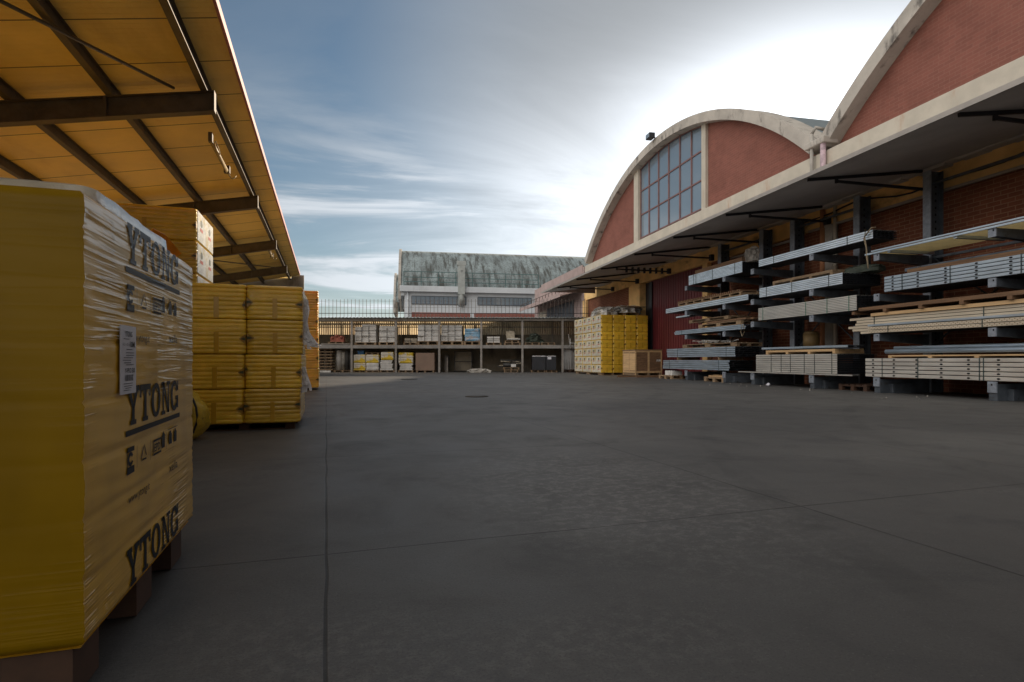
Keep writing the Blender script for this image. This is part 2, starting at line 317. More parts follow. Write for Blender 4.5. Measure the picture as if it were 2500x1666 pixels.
m_ironw = M('cast_iron', (.062, .06, .057), .75, .1, var=.2)

# ------------------------------------------------------------------ frames and builders
FR = {'W': 0.0, 'B': R(-6), 'S': R(-18.1), 'N': R(-8)}
def wpos(fr, p):
    a = FR[fr]; return (p[0]*math.cos(a)-p[1]*math.sin(a), p[0]*math.sin(a)+p[1]*math.cos(a), p[2])
BASE = {}
def tag(o, label=None, cat=None, group=None, kind=None):
    if label: o['label'] = label
    if cat: o['category'] = cat
    if group: o['group'] = group
    if kind: o['kind'] = kind
    return o
def thing(name, fr, base, label, cat, group=None):
    o = bpy.data.objects.new(name, None); col.objects.link(o); o.empty_display_size = .2
    o.location = wpos(fr, base); o.rotation_euler = (0, 0, FR[fr]); BASE[o.name] = tuple(base)
    return tag(o, label, cat, group)

class MB:
    def __init__(s): s.v = []; s.f = []; s.m = []; s.sm = []
    def add(s, vs, fs, mi=0, sm=False):
        k = len(s.v); s.v += [tuple(x) for x in vs]
        for f in fs: s.f.append(tuple(k+i for i in f)); s.m.append(mi); s.sm.append(sm)
    def box(s, x0, x1, y0, y1, z0, z1, mi=0):
        if x0 > x1: x0, x1 = x1, x0
        if y0 > y1: y0, y1 = y1, y0
        if z0 > z1: z0, z1 = z1, z0
        s.add([(x0, y0, z0), (x1, y0, z0), (x1, y1, z0), (x0, y1, z0), (x0, y0, z1), (x1, y0, z1), (x1, y1, z1), (x0, y1, z1)],
              [(0, 3, 2, 1), (4, 5, 6, 7), (0, 1, 5, 4), (1, 2, 6, 5), (2, 3, 7, 6), (3, 0, 4, 7)], mi)
    def bar(s, p, q, w, h, mi=0, up=(0, 0, 1)):
        p = Vector(p); q = Vector(q); d = (q-p).normalized(); u = Vector(up); sd_ = d.cross(u)
        if sd_.length < 1e-4: sd_ = d.cross(Vector((1, 0, 0)))
        sd_.normalize(); u = sd_.cross(d).normalized(); vs = []
        for c in (p, q):
            for a, b in ((-1, -1), (1, -1), (1, 1), (-1, 1)): vs.append(c+sd_*a*w/2+u*b*h/2)
        s.add(vs, [(0, 1, 2, 3), (7, 6, 5, 4), (0, 4, 5, 1), (1, 5, 6, 2), (2, 6, 7, 3), (3, 7, 4, 0)], mi)
    def tube(s, pts, r, n=10, mi=0, cap=True):
        pts = [Vector(p) for p in pts]; rs = r if isinstance(r, (list, tuple)) else [r]*len(pts); vs = []; fs = []
        for i, p in enumerate(pts):
            d = (pts[min(i+1, len(pts)-1)]-pts[max(i-1, 0)]).normalized()
            a = d.cross(Vector((0, 0, 1)))
            if a.length < 1e-3: a = d.cross(Vector((1, 0, 0)))
            a.normalize(); b = d.cross(a)
            for k in range(n):
                t = 2*math.pi*k/n; vs.append(p+(a*math.cos(t)+b*math.sin(t))*rs[i])
        for i in range(len(pts)-1):
            for k in range(n): fs.append((i*n+k, i*n+(k+1) % n, (i+1)*n+(k+1) % n, (i+1)*n+k))
        if cap: fs.append(tuple(range(n))[::-1]); fs.append(tuple((len(pts)-1)*n+k for k in range(n)))
        s.add(vs, fs, mi, True)
    def prism(s, pts, axis, a, b, mi=0):
        """2D outline extruded along an axis; pts in the two other axes in order"""
        def mk(p, t):
            if axis == 0: return (t, p[0], p[1])
            if axis == 1: return (p[0], t, p[1])
            return (p[0], p[1], t)
        n = len(pts); vs = [mk(p, a) for p in pts]+[mk(p, b) for p in pts]
        fs = [tuple(range(n)), tuple(range(2*n-1, n-1, -1))]+[(i, n+i, n+(i+1) % n, (i+1) % n) for i in range(n)]
        s.add(vs, fs, mi)
    def strip(s, A, Bp, mi=0, sm=False):
        n = len(A); s.add(list(A)+list(Bp), [(i, i+1, n+i+1, n+i) for i in range(n-1)], mi, sm)
    def build(s, name, mats, parent=None, fr='W', base=None, bevel=0, fix=False):
        if not isinstance(mats, (list, tuple)): mats = [mats]
        if parent is not None: bs = BASE[parent.name]
        else: bs = base or (0, 0, 0)
        me = bpy.data.meshes.new(name)
        me.from_pydata([(x-bs[0], y-bs[1], z-bs[2]) for x, y, z in s.v], [], s.f)
        for m_ in mats: me.materials.append(m_)
        me.polygons.foreach_set('material_index', s.m); me.polygons.foreach_set('use_smooth', s.sm)
        if fix:
            import bmesh
            bm = bmesh.new(); bm.from_mesh(me); bmesh.ops.recalc_face_normals(bm, faces=bm.faces); bm.to_mesh(me); bm.free()
        me.update()
        o = bpy.data.objects.new(name, me); col.objects.link(o)
        if parent is not None: o.parent = parent; BASE[o.name] = bs
        else: o.location = wpos(fr, bs); o.rotation_euler = (0, 0, FR[fr]); BASE[o.name] = tuple(bs)
        if bevel:
            b = o.modifiers.new('bevel', 'BEVEL'); b.width = bevel; b.segments = 2; b.limit_method = 'ANGLE'
        return o
def kids(o): return [c for c in bpy.data.objects if c.parent == o]
def copy_tree(o, parent=None):
    c = o.copy(); col.objects.link(c); c.parent = parent
    for ch in KIDS.get(o.name, []): copy_tree(ch, c)
    return c
KIDS = {}
def text_tris(body, size=1.0, bold=False):
    cu = bpy.data.curves.new('t', 'FONT'); cu.body = body; cu.size = size; cu.resolution_u = 2
    if bold: cu.offset = size*.02
    o = bpy.data.objects.new('t', cu); col.objects.link(o); bpy.context.view_layer.update()
    me = o.to_mesh(); vs = [(v.co.x, v.co.y) for v in me.vertices]; fs = [tuple(p.vertices) for p in me.polygons]
    o.to_mesh_clear(); bpy.data.objects.remove(o); bpy.data.curves.remove(cu)
    return vs, fs
def put_text(mb, body, fn, x0, x1, y0, y1, bold=False, mi=0):
    """fit a text into the rectangle; fn maps (x, y) of the plane to 3D"""
    vs, fs = text_tris(body, 1, bold); ax = [p[0] for p in vs]; ay = [p[1] for p in vs]
    a0, a1, b0, b1 = min(ax), max(ax), min(ay), max(ay)
    mb.add([fn(x0+(p[0]-a0)/(a1-a0)*(x1-x0), y0+(p[1]-b0)/(b1-b0)*(y1-y0)) for p in vs], fs, mi)

# ------------------------------------------------------------------ ground
g = MB(); N = 12
g.add([(-400, -300, 0), (400, -300, 0), (400, 500, 0), (-400, 500, 0)], [(0, 1, 2, 3)])
tag(g.build('ground', ground_mat()), 'dark grey concrete yard with saw-cut joints and worn pale patches', kind='structure')
for (x, y, r_, lb) in ((2.71, 10.44, .22, 'round iron drain cover set in the yard, nearer of the two in the middle'),
                       (2.82, 20.47, .3, 'round iron drain cover far out in the yard before the shed')):
    b = MB(); b.tube([(x, y, .001), (x, y, .012)], r_, 24); b.tube([(x, y, .012), (x, y, .016)], r_*.85, 24, cap=True)
    tag(b.build('drain_cover', m_ironw, base=(x, y, 0)), lb, 'drain cover', 'drain covers in the yard')

b = MB(); b.box(-9.15, -2.6, -4, 28.7, 0, .02)  # unseen pale slab added to bounce sunlight onto the ceiling
tag(b.build('bounce_floor', M('pale_bounce_floor', (.36, .34, .31), .85, var=.15, vs=1.2)), 'pale floor added under the storage roof to bounce sunlight upwards', kind='structure')
b = MB(); rn = random.Random(77)
for k in range(26):
    x, y = rn.uniform(8.3, 9.9), rn.uniform(8, 15); q = rn.uniform(.006, .018); b.tube([(x, y, 0), (x+q*.4, y, q), (x+q*.2, y+q*.3, q*1.5)], [q, q*.9, q*.4], 6)
tag(b.build('gravel', m_conc, fr='B'), 'loose grit scattered on the yard in front of the racks', kind='stuff')
b = MB(); b.tube([(9.72, 13.2, .03), (9.80, 13.3, .045), (9.78, 13.38, .03)], [.02, .05, .02], 7); tag(b.build('crumpled_paper', m_paper, fr='B', base=(9.75, 13.3, 0)), 'small crumpled pale paper on the yard before the middle rack', 'litter')

# ------------------------------------------------------------------ arched warehouse (frame B: o away from the camera to the wall, s along it)
WO = 11.8
aw = thing('arched_warehouse', 'B', (WO, 14, 0), 'red brick warehouse with two white concrete arches and a dark canopy', 'building')
def circ(sc_, r, o, a0, a1, n, zc=10.8-14.3):
    return [(o, sc_+r*math.sin(a0+(a1-a0)*i/n), zc+r*math.cos(a0+(a1-a0)*i/n)) for i in range(n+1)]
HA = math.asin(9.82/14.3)
def band(name, scn, mat, ro, ri, o0, o1):
    b = MB(); n = 48
    P = [circ(scn, ro, o0, -HA, HA, n), circ(scn, ro, o1, -HA, HA, n), circ(scn, ri, o1, -HA, HA, n), circ(scn, ri, o0, -HA, HA, n)]
    for i in range(4): b.strip(P[i], P[(i+1) % 4], 0, False)
    for e in (0, n): b.add([P[k][e] for k in range(4)], [(0, 1, 2, 3)])
    return b.build(name, mat, aw, fix=True)
for scn in (23.8, 4.05):
    band('arch_band', scn, m_arch, 14.3, 13.93, WO, WO+.75)
    # vault roof behind the arch
    b = MB(); n = 48; A = circ(scn, 14.22, WO+.76, -HA, HA, n); Bq = circ(scn, 14.22, 45, -HA, HA, n); b.strip(A, Bq, 0, True)
    b.build('vault_roof', m_vault, aw)
    # brick gable, recessed; arch 1 has a window opening s 20.5..26.4
    def zin(s_): return -3.5+math.sqrt(max(0, 13.94**2-(s_-scn)**2))
    rng = [(14.0, 20.2), (26.9, 33.6)] if scn > 20 else [(-5.7, 13.75)]
    for a0, a1 in rng:
        b = MB()
        n = 24; top = [(WO+.4, a0+(a1-a0)*i/n, max(6.3, zin(a0+(a1-a0)*i/n))) for i in range(n+1)]
        bot = [(WO+.4, a0+(a1-a0)*i/n, 5.9) for i in range(n+1)]
        b.strip(bot, top)
        b.build('gable_brick', m_brickhi, aw)
scn = 23.8
def zin(s_): return -3.5+math.sqrt(13.94**2-(s_-scn)**2)
for a0, a1 in ((20.2, 20.5), (26.4, 26.9)):
    b = MB(); b.prism([(a0, 5.9), (a1, 5.9), (a1, zin(a1)+.1), (a0, zin(a0)+.1)], 0, WO+.28, WO+.5); b.build('pilaster', m_cream, aw)
# window
wn = MB()
ss = [20.5, 21.5, 22.47, 23.47, 24.46, 25.45, 26.4]
for s_ in ss[1:-1]: wn.box(WO+.40, WO+.46, s_-.035, s_+.035, 6.5, zin(s_))
for s_ in (20.53, 26.37): wn.box(WO+.40, WO+.46, s_-.03, s_+.03, 6.5, zin(s_))
for z in (6.75, 7.9, 9.08): wn.box(WO+.405, WO+.455, 20.5, 26.4, z-.03, z+.03)
n = 20; A = [(WO+.40, 20.5+5.9*i/n, zin(20.5+5.9*i/n)) for i in range(n+1)]; A2 = [(a, b_, c-.07) for a, b_, c in A]; wn.strip(A2, A)
wf = wn.build('window', m_mull, aw)
b = MB(); b.strip([(WO+.44, 20.5+5.9*i/n, 6.3) for i in range(n+1)], [(WO+.44, 20.5+5.9*i/n, zin(20.5+5.9*i/n)) for i in range(n+1)]); b.build('pane', m_glass, wf)
# beam, lower wall, lintel, piers, red door
b = MB(); b.box(WO, WO+.45, -6, 33.5, 5.3, 6.5); b.build('concrete_beam', m_cream, aw, bevel=.02)
b = MB(); b.box(WO-.06, WO+.35, -6, 33.45, 4.36, 5.3); b.build('ochre_lintel', m_ochre, aw)
b = MB()
for a0, a1 in ((-6, 19.6), (26.6, 33.4)): b.box(WO+.05, WO+.4, a0, a1, 0, 4.36)
b.build('brick_wall', m_bricklo, aw)
for a0, a1 in ((25.35, 26.6), (19.4, 19.75), (13.2, 13.6), (7.6, 8.0), (33.0, 33.6)):
    b = MB(); b.box(WO-.12, WO+.3, a0, a1, 0, 4.357); b.build('pier', m_ochre if a0 > 14 else m_conc, aw)
b = MB(); b.box(WO+.1, WO+.2, 19.75, 24.6, 0, 4.36)
for i in range(22): b.box(WO+.08, WO+.1, 19.85+i*.215, 19.95+i*.215, .02, 4.34)
rd = b.build('sliding_door', m_barn, aw)
b = MB(); b.box(WO+.02, WO+.07, 24.35, 24.6, .02, 4.3); b.build('door_edge', m_black, rd)
b = MB(); b.box(WO+.2, WO+.34, 24.6, 25.35, 0, 4.36); b.build('dark_opening', m_black, aw)
b = MB(); b.box(WO+9, WO+9.2, -6, 33.5, 0, 7); b.build('rear_wall', m_conc, aw)
for s_, r_ in ((13.55, .07), (13.1, .05)):
    b = MB(); b.tube([(WO-.13, s_, 0), (WO-.13, s_, 4.95)], r_, 12); b.build('downpipe', m_pipe if r_ > .06 else m_cream, aw)
b = MB(); b.tube([(WO-.10, 14.0, 7.1), (WO-.10, 14.0, 5.0)], .05, 10); b.tube([(WO-.10, 14.0, 7.1), (WO-.06, 13.9, 7.25), (WO+.2, 13.85, 7.2)], .05, 8); b.build('downpipe', m_conc, aw)
b = MB(); b.tube([(WO-.09, 13.58, 6.75), (WO-.09, 13.58, 5.0)], .075, 12); b.build('downpipe', m_lilac, aw)
b = MB(); b.box(WO-.2, WO+.3, 13.45, 14.2, 6.68, 6.86); b.build('valley_gutter', m_arch, aw, bevel=.03)
b = MB()
pts = [(WO-.14, s_, 4.62+.10*math.sin(s_*1.1)+.05*math.sin(s_*2.7)) for s_ in [i*.4-2 for i in range(42)]]; b.tube(pts, .02, 6); b.build('wall_cable', m_black, aw)
b = MB(); b.box(WO-.14, WO-.07, -3, 14.1, 4.32, 4.38); b.box(WO-.14, WO-.07, 14.8, 17.9, 4.22, 4.28); b.build('wall_rail', m_edge, aw)
# floodlight on the arch
b = MB(); b.box(WO-.35, WO-.08, 23.8, 24.2, 10.75, 10.98); b.bar((WO-.1, 24, 10.86), (WO+.15, 24, 10.75), .06, .05); b.box(WO-.37, WO-.35, 23.83, 24.17, 10.77, 10.96, 1)
b.build('floodlight', [m_black, m_glass], aw, bevel=.02)
# canopy: slopes slightly down towards the yard
OF, ZF, ZB = 8.45, 4.50, 4.94
def zc_(o): return ZF+(ZB-ZF)*(o-OF)/(WO-OF)
b = MB(); b.prism([(OF, ZF), (WO-.07, zc_(WO-.07)), (WO-.07, zc_(WO-.07)+.05), (OF, ZF+.05)], 1, -4, 31.3)
cn = b.build('canopy', m_canopy, aw)
b = MB(); b.box(OF-.035, OF-.001, -4, 31.3, ZF-.03, ZF+.055); b.build('edge_trim', m_edge, cn)
b = MB(); b.box(OF-.03, OF+.02, 24.3, 31.32, ZF+.06, ZF+.45); b.box(OF, OF+3.2, 31.27, 31.32, ZF+.06, ZF+.45); b.build('pink_fascia', m_pink, cn)
random.seed(3)
b = MB()
s_ = -4.0
while s_ < 31:      # lumpy mortar line where the sheet meets the wall
    l = random.uniform(.15, .6); h = random.uniform(.02, .075); b.box(WO-.30, WO-.061, s_, s_+l, zc_(WO-.25)-h, zc_(WO-.25)+.01); s_ += l
b.build('mortar_line', m_canopy, cn)
for i, s_ in enumerate((1.0, 4.1, 7.15, 10.4, 13.38, 16.2, 19.1, 22.4, 25.6, 28.7)):
    b = MB(); b.bar((8.6, s_, zc_(8.6)-.035), (11.62, s_, zc_(11.62)-.035), .045, .06)
    b.bar((9.3, s_, zc_(9.3)-.06), (9.3, s_, 4.46), .05, .05, up=(0, 1, 0)); b.bar((9.28, s_, 4.50), (11.68, s_, 4.47), .045, .055)
    b.box(11.6, 11.74, s_-.07, s_+.07, 4.38, 4.60)
    if i == 7:
        for k in range(7): b.box(9.7+k*.27, 9.76+k*.27, s_-.06, s_+.06, 4.37, 4.60)
    b.build('bracket', m_black, cn)

# ------------------------------------------------------------------ annex beyond the arches
an = thing('pink_annex', 'B', (WO, 33.7, 0), 'faded pink annex with a low canopy and grey sheet gate beyond the arches', 'building')
b = MB(); b.box(WO, WO+4, 33.7, 46, 0, 6.5); b.build('wall', m_pink, an)
b = MB(); b.prism([(10.3, 4.66), (WO-.003, 5.05), (WO-.003, 5.12), (10.3, 4.76)], 1, 33.8, 45); b.box(10.27, 10.3, 33.8, 45, 4.6, 4.86); b.build('low_canopy', [m_pink], an)
b = MB(); b.box(WO-.06, WO-.003, 35.6, 42, .01, 4.6)
for i in range(16): b.box(WO-.085, WO-.06, 35.7+i*.4, 35.78+i*.4, .02, 4.58)
b.build('sheet_gate', m_rack, an)
b = MB(); b.box(WO-.05, WO-.003, 42.4, 44.6, .01, 4.5); b.build('pale_panel', m_cream, an)
b = MB()
for i in range(14): b.bar((10.35, 34.2+i*.8, 4.87), (10.35, 34.2+i*.8, 5.12), .03, .03, up=(0, 1, 0))
b.bar((10.35, 34, 5.12), (10.35, 45, 5.12), .03, .03); b.build('roof_rail', m_bar, an)

# ------------------------------------------------------------------ rear warehouse (frame N)
rb = thing('rear_warehouse', 'N', (5, 52, 0), 'white warehouse with a stained vaulted roof and strip windows behind the shed', 'building')
b = MB(); b.box(-.55, 24, 52, 66, 0, 6.8); b.build('wall', m_white, rb)
b = MB(); b.box(-.95, 24, 51.55, 52.3, 6.8, 7.32); b.box(-.93, -.55, 51.9, 66, 6.45, 6.8); b.build('eaves_beam', m_white, rb, bevel=.03)
def vault(xa, xb, y0, y1, z0, z1, nm):
    n = 20; pr = []
    for i in range(n+1):
        t = i/n; y = y0+(y1-y0)*t; pr.append((y, z0+(z1-z0)*math.sin(math.pi*t)**.75 if 0 < t < 1 else z0))
    b = MB(); b.strip([(xa, p[0], p[1]) for p in pr], [(xb, p[0], p[1]) for p in pr], 0, True); b.build(nm, m_oldroof, rb)
    b = MB(); b.prism([(p[0], p[1]+.18) for p in pr]+[(y1, z0-1.2), (y0, z0-1.2)], 0, xa-.25, xa-.01); b.build('gable_fin', m_arch, rb)
vault(-.85, 24, 51.9, 65, 7.3, 11.6, 'vault_roof')
vault(-1.7, 24, 66.5, 80, 7.3, 11.4, 'vault_roof')
for x0, x1 in ((.07, 4.99), (6.06, 11.1)):
    b = MB(); b.box(x0, x1, 51.93, 51.998, 5.7, 5.76); b.box(x0, x1, 51.93, 51.998, 6.42, 6.48)
    k = 12
    for i in range(k+1): b.box(x0+(x1-x0)*i/k-.025, x0+(x1-x0)*i/k+.025, 51.935, 51.998, 5.76, 6.42)
    f = b.build('window', m_rack, rb); b = MB(); b.box(x0, x1, 51.95, 51.99, 5.76, 6.42); b.build('pane', m_glass, f)
for x0, x1 in ((.1, 5.36), (5.73, 11.44), (11.8, 17)):
    b = MB(); b.box(x0, x1, 51.96, 51.997, 3.0, 4.98); b.build('brick_band', m_brickrear, rb)
b = MB(); b.tube([(4.5, 51.5, 8.75), (4.5, 51.5, 6.2), (4.5, 51.65, 5.9), (4.5, 51.99, 5.85)], .31, 16); b.box(4.12, 4.9, 51.2, 51.8, 9.2, 9.6); b.box(4.2, 4.82, 51.22, 51.78, 6.6, 9.2)
b.build('exhaust_duct', m_duct, rb)
b = MB()
for z in (8.6, 8.1, 7.7): b.bar((-.6, 51.7, z), (11.7, 51.7, z), .05, .05)
for i in range(9): b.bar((-.6+i*1.537, 51.7, 7.0), (-.6+i*1.537, 51.7, 8.62), .05, .05, up=(0, 1, 0))
b.build('roof_railing', m_rail, rb)
b = MB(); b.tube([(-.25, 51.85, 0), (-.25, 51.85, 6.8)], .07, 8); b.build('downpipe', m_white, rb)

# ------------------------------------------------------------------ left canopy
lc = thing('open_storage_roof', 'W', (-6.4, 14, 0), 'long steel roof with cream ceiling panels and red edge over the left stacks', 'canopy')
def zr_(x): return 4.65+.2*(x+1.5)       # underside of the ceiling panels
XL, XR, Y0, Y1 = -9.0, -1.2, -4.0, 28.75
b = MB(); b.prism([(XL, zr_(XL)), (XR, zr_(XR)), (XR, zr_(XR)+.07), (XL, zr_(XL)+.07)], 1, Y0, Y1)
rf = b.build('ceiling', m_panel, lc)
b = MB(); y = Y0+.4
while y < Y1:
    b.prism([(XL, zr_(XL)-.003), (XR-.01, zr_(XR-.01)-.003), (XR-.01, zr_(XR-.01)+.01), (XL, zr_(XL)+.01)], 1, y, y+.014); y += 1.0
b.build('panel_joint', m_seam, rf)
b = MB(); y = Y0+.4
while y < Y1:      # fine stiffening ribs rolled into each panel
    for k in range(1, 10):
        yy = y+k*.1; b.prism([(XL, zr_(XL)-.002), (XR-.01, zr_(XR-.01)-.002), (XR-.01, zr_(XR-.01)+.01), (XL, zr_(XL)+.01)], 1, yy, yy+.010)
    y += 1.0
b.build('panel_rib', m_panel, rf)
b = MB(); b.prism([(XR, zr_(XR)-.015), (XR+.035, zr_(XR)-.01), (XR+.035, zr_(XR)+.10), (XR-.1, zr_(XR)+.085), (XR-.1, zr_(XR)+.072), (XR, zr_(XR)+.072)], 1, Y0, Y1); b.build('edge_trim', m_redtrim, lc)
for x in (-1.62, -2.75, -3.85, -4.95, -6.05, -7.15, -8.2):
    z = zr_(x)-.004; b = MB()
    b.box(x-.008, x+.008, Y0, Y1, z-.15, z-.006); b.box(x-.045, x+.045, Y0, Y1, z-.165, z-.15); b.box(x-.045, x+.045, Y0, Y1, z-.012, z-.004)
    b.build('purlin', m_steel, lc)
for y in (3.75, 8.95, 14.31, 19.41, 24.57):
    b = MB(); zt = lambda x: zr_(x)-.17
    def seg(x0, x1, da, db, wdt):
        b.prism([(x0, zt(x0)-db), (x1, zt(x1)-db), (x1, zt(x1)-da), (x0, zt(x0)-da)], 1, y-wdt/2, y+wdt/2)
    seg(-8.6, -1.5, .012, .27, .012); seg(-8.6, -1.5, 0, .012, .14); seg(-8.6, -1.5, .27, .285, .14); seg(-1.5, -1.49, 0, .285, .14); seg(-2.82, -2.79, .0, .285, .13)
    b.build('rafter', m_steel, lc)
    b = MB(); b.box(-6.5, -6.3, y-.07, y+.07, 0, zr_(-6.4)-.45); b.build('column', m_steel, lc)
b = MB(); b.tube([(-4.4, 4.0, 3.86), (-1.95, 8.7, 4.36)], .02, 6); b.build('brace_rod', m_steel, lc)
b = MB(); b.tube([(-4.4, 19.6, 3.86), (-1.9, 24.4, 4.36)], .02, 6); b.build('brace_rod', m_steel, lc)
# gable wall at the far end of the roof and an unseen wall added under it to bounce light
b = MB(); b.box(-9.2, -1.55, 28.8, 29.1, 0, 4.55); b.box(-1.55, -1.0, 28.8, 29.1, 0, 4.72); tag(b.build('end_wall', m_conc, base=(-5, 29, 0), bevel=.01), 'grey concrete wall closing the far end of the open storage roof', 'wall')
b = MB(); b.box(-9.4, -9.2, -4, 28.8, 0, 4.0); tag(b.build('bounce_wall', m_cream, base=(-9.3, 12, 0)), 'unseen pale wall added behind the stacks to bounce light under the roof', 'wall')
# hanging lamps
for (y0, y1, z, lb) in ((10.31, 11.9, 4.26, 'thin tube lamp with looping cable under the roof edge, nearer one'), (20.0, 21.3, 4.28, 'small tube lamp under the roof edge farther from the camera')):
    t = thing('tube_lamp', 'W', (-1.78, y0, z), lb, 'lamp', 'tube lamps under the storage roof')
    b = MB(); b.tube([(-1.78, y0, z), (-1.78, y1, z)], .032, 12); b.build('tube', m_lamp, t)
    b = MB(); b.box(-1.81, -1.75, y0-.06, y0+.03, z-.03, z+.12); b.box(-1.83, -1.73, y1-.05, y1+.05, z-.03, z+.10); b.build('bracket', m_steel, t)
    b = MB(); b.tube([(-1.70+.03*math.sin(a), y0-.05+.16*(1-math.cos(a))*.9, z-.02-.10*abs(math.sin(a/2))-.04*math.sin(a)) for a in [k*2*math.pi/16 for k in range(17)]], .009, 5); b.build('cable', m_lamp, t); b = MB()
    b.tube([(-1.76+.02*k, y1+.02*k, z-.03-.08*math.sin(k*math.pi/6)) for k in range(7)], .009, 5); b.build('cable', m_lamp, t)

# ------------------------------------------------------------------ pallets
def pallet_mb(b, x0, x1, y0, y1, z0, h=.13, along='x'):
    t = h*.16
    nb = 5
    if along == 'x':
        for k in range(nb):
            w_ = (y1-y0)/(nb*1.35); yy = y0+(y1-y0-w_)*k/(nb-1); b.box(x0, x1, yy, yy+w_, z0+h-t, z0+h)
        for k in range(3):
            w_ = (x1-x0)*.1; xx = x0+(x1-x0-w_)*k/2; b.box(xx, xx+w_, y0, y1, z0+h-2*t, z0+h-t-.001)
            for j in range(3):
                d_ = (y1-y0)*.12; yy = y0+(y1-y0-d_)*j/2; b.box(xx+.002, xx+w_-.002, yy+.002, yy+d_, z0+t, z0+h-2*t-.001)
        for j in range(3):
            d_ = (y1-y0)*.12; yy = y0+(y1-y0-d_)*j/2; b.box(x0, x1, yy, yy+d_, z0, z0+t-.001)
    else:
        for k in range(nb):
            w_ = (x1-x0)/(nb*1.35); xx = x0+(x1-x0-w_)*k/(nb-1); b.box(xx, xx+w_, y0, y1, z0+h-t, z0+h)
        for k in range(3):
            w_ = (y1-y0)*.1; yy = y0+(y1-y0-w_)*k/2; b.box(x0, x1, yy, yy+w_, z0+h-2*t, z0+h-t-.001)
            for j in range(3):
                d_ = (x1-x0)*.12; xx = x0+(x1-x0-d_)*j/2; b.box(xx+.002, xx+d_, yy+.002, yy+w_-.002, z0+t, z0+h-2*t-.001)
        for j in range(3):
            d_ = (x1-x0)*.12; xx = x0+(x1-x0-d_)*j/2; b.box(xx, xx+d_, y0, y1, z0, z0+t-.001)
def pallet(fr, x0, x1, y0, y1, z0, label, group=None, h=.13, along='x', mat=None):
    b = MB(); pallet_mb(b, x0, x1, y0, y1, z0, h, along)
    return tag(b.build('wooden_pallet', mat or m_wood, fr=fr, base=((x0+x1)/2, (y0+y1)/2, z0)), label, 'pallet', group)

# ------------------------------------------------------------------ the near wrapped load
def loft_box(b, x0, x1, y0, y1, z0, z1, nb, r=.02, groove=.004, wob=.004, mi=0, seed=0, n=(10, 10), taper=0.0):
    rnd = random.Random(seed); ring = []
    nx, ny = n
    def rr(x0, x1, y0, y1):
        P = []
        for k in range(nx+1): P.append((x0+r+(x1-x0-2*r)*k/nx, y0))
        for k in range(ny+1): P.append((x1, y0+r+(y1-y0-2*r)*k/ny))
        for k in range(nx+1): P.append((x1-r-(x1-x0-2*r)*k/nx, y1))
        for k in range(ny+1): P.append((x0, y1-r-(y1-y0-2*r)*k/ny))
        return P
    lv = []
    H = (z1-z0)/nb
    lv.append((z0, r*.8)); 
    for i in range(nb):
        a = z0+i*H
        if i: lv.append((a, groove))
        lv.append((a+H*.14, 0)); lv.append((a+H*.5, -groove*.15)); lv.append((a+H*.86, 0))
    lv.append((z1, r*.8))
    m_ = len(rr(0, 1, 0, 1)); vs = []
    for (z, ins) in lv:
        jx, jy = rnd.uniform(-wob, wob)*.5, rnd.uniform(-wob, wob)*.5
        for (x, y) in rr(x0+ins, x1-ins, y0+ins, y1-ins): vs.append((x+jx+rnd.uniform(-wob, wob)*.35, y+jy+rnd.uniform(-wob, wob)*.35, z+rnd.uniform(-1, 1)*wob*.3))
    fs = []
    for i in range(len(lv)-1):
        for k in range(m_): fs.append((i*m_+k, i*m_+(k+1) % m_, (i+1)*m_+(k+1) % m_, (i+1)*m_+k))
    fs.append(tuple(range(m_))[::-1]); fs.append(tuple((len(lv)-1)*m_+k for k in range(m_)))
    b.add(vs, fs, mi, True)

XF = -.46; YN, YFar = 1.348, 2.32; ZB0, ZT0 = .12, 1.04
yl = thing('wrapped_block_pallet', 'W', (-.96, 1.83, 0), 'big yellow film-wrapped pallet of YTONG blocks nearest the camera', 'wrapped pallet')
b = MB(); rnd = random.Random(5)
# hood: ring loft with displaced, creased surface
ny, nx, nz = 80, 60, 110; rows = []
def hood_pt(face, t, z):
    cr = .0005*math.sin(z*95+3*math.sin(t*6))+.0004*math.sin(z*170+t*14)
    lay = .0022*(1 if (z*8.2) % 1 < .12 else 0)
    return cr-lay
JAG = [.0008*math.sin(q*.37)+rnd.uniform(-.0011, .0008)-(.003 if q % 14 == 3 else 0) for q in range(nz+1)]
for face in ('E', 'N', 'Wt', 'S'):
    nn = {'E': 80, 'N': 30, 'Wt': 30, 'S': 60}[face]; vs = []
    for i in range(nz+1):
        z = ZB0+(ZT0-ZB0)*i/nz; ins = {0: .02, 1: .006, nz: .010, nz-1: .003}.get(i, 0)
        for k in range(nn+1):
            t = k/nn; d = (hood_pt(face, t, z)*(.35 if face == 'S' else 1) if 0 < k < nn else 0)-ins
            jag = 0
            if k in (0, nn): jag = JAG[i]
            if face == 'E': p = (XF+d+jag, YN+ins+(YFar-YN-2*ins)*t, z)
            elif face == 'N': p = (XF-(1.0)*t+jag-ins*(1-2*t), YFar+d, z)
            elif face == 'Wt': p = (XF-1.0-d+jag, YFar-ins-(YFar-YN-2*ins)*t, z)
            else: p = (XF-1.0+t*1.0+jag+ins*(1-2*t), YN-d, z)
            vs.append(p)
    m1 = nn+1; fs = [(i*m1+k, i*m1+k+1, (i+1)*m1+k+1, (i+1)*m1+k) for i in range(nz) for k in range(nn)]
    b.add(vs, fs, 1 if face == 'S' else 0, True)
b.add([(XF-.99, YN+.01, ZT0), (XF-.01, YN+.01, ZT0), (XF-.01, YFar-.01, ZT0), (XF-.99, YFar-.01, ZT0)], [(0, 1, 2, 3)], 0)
b.add([(XF-.99, YN+.01, ZB0), (XF-.01, YN+.01, ZB0), (XF-.01, YFar-.01, ZB0), (XF-.99, YFar-.01, ZB0)], [(3, 2, 1, 0)], 0)
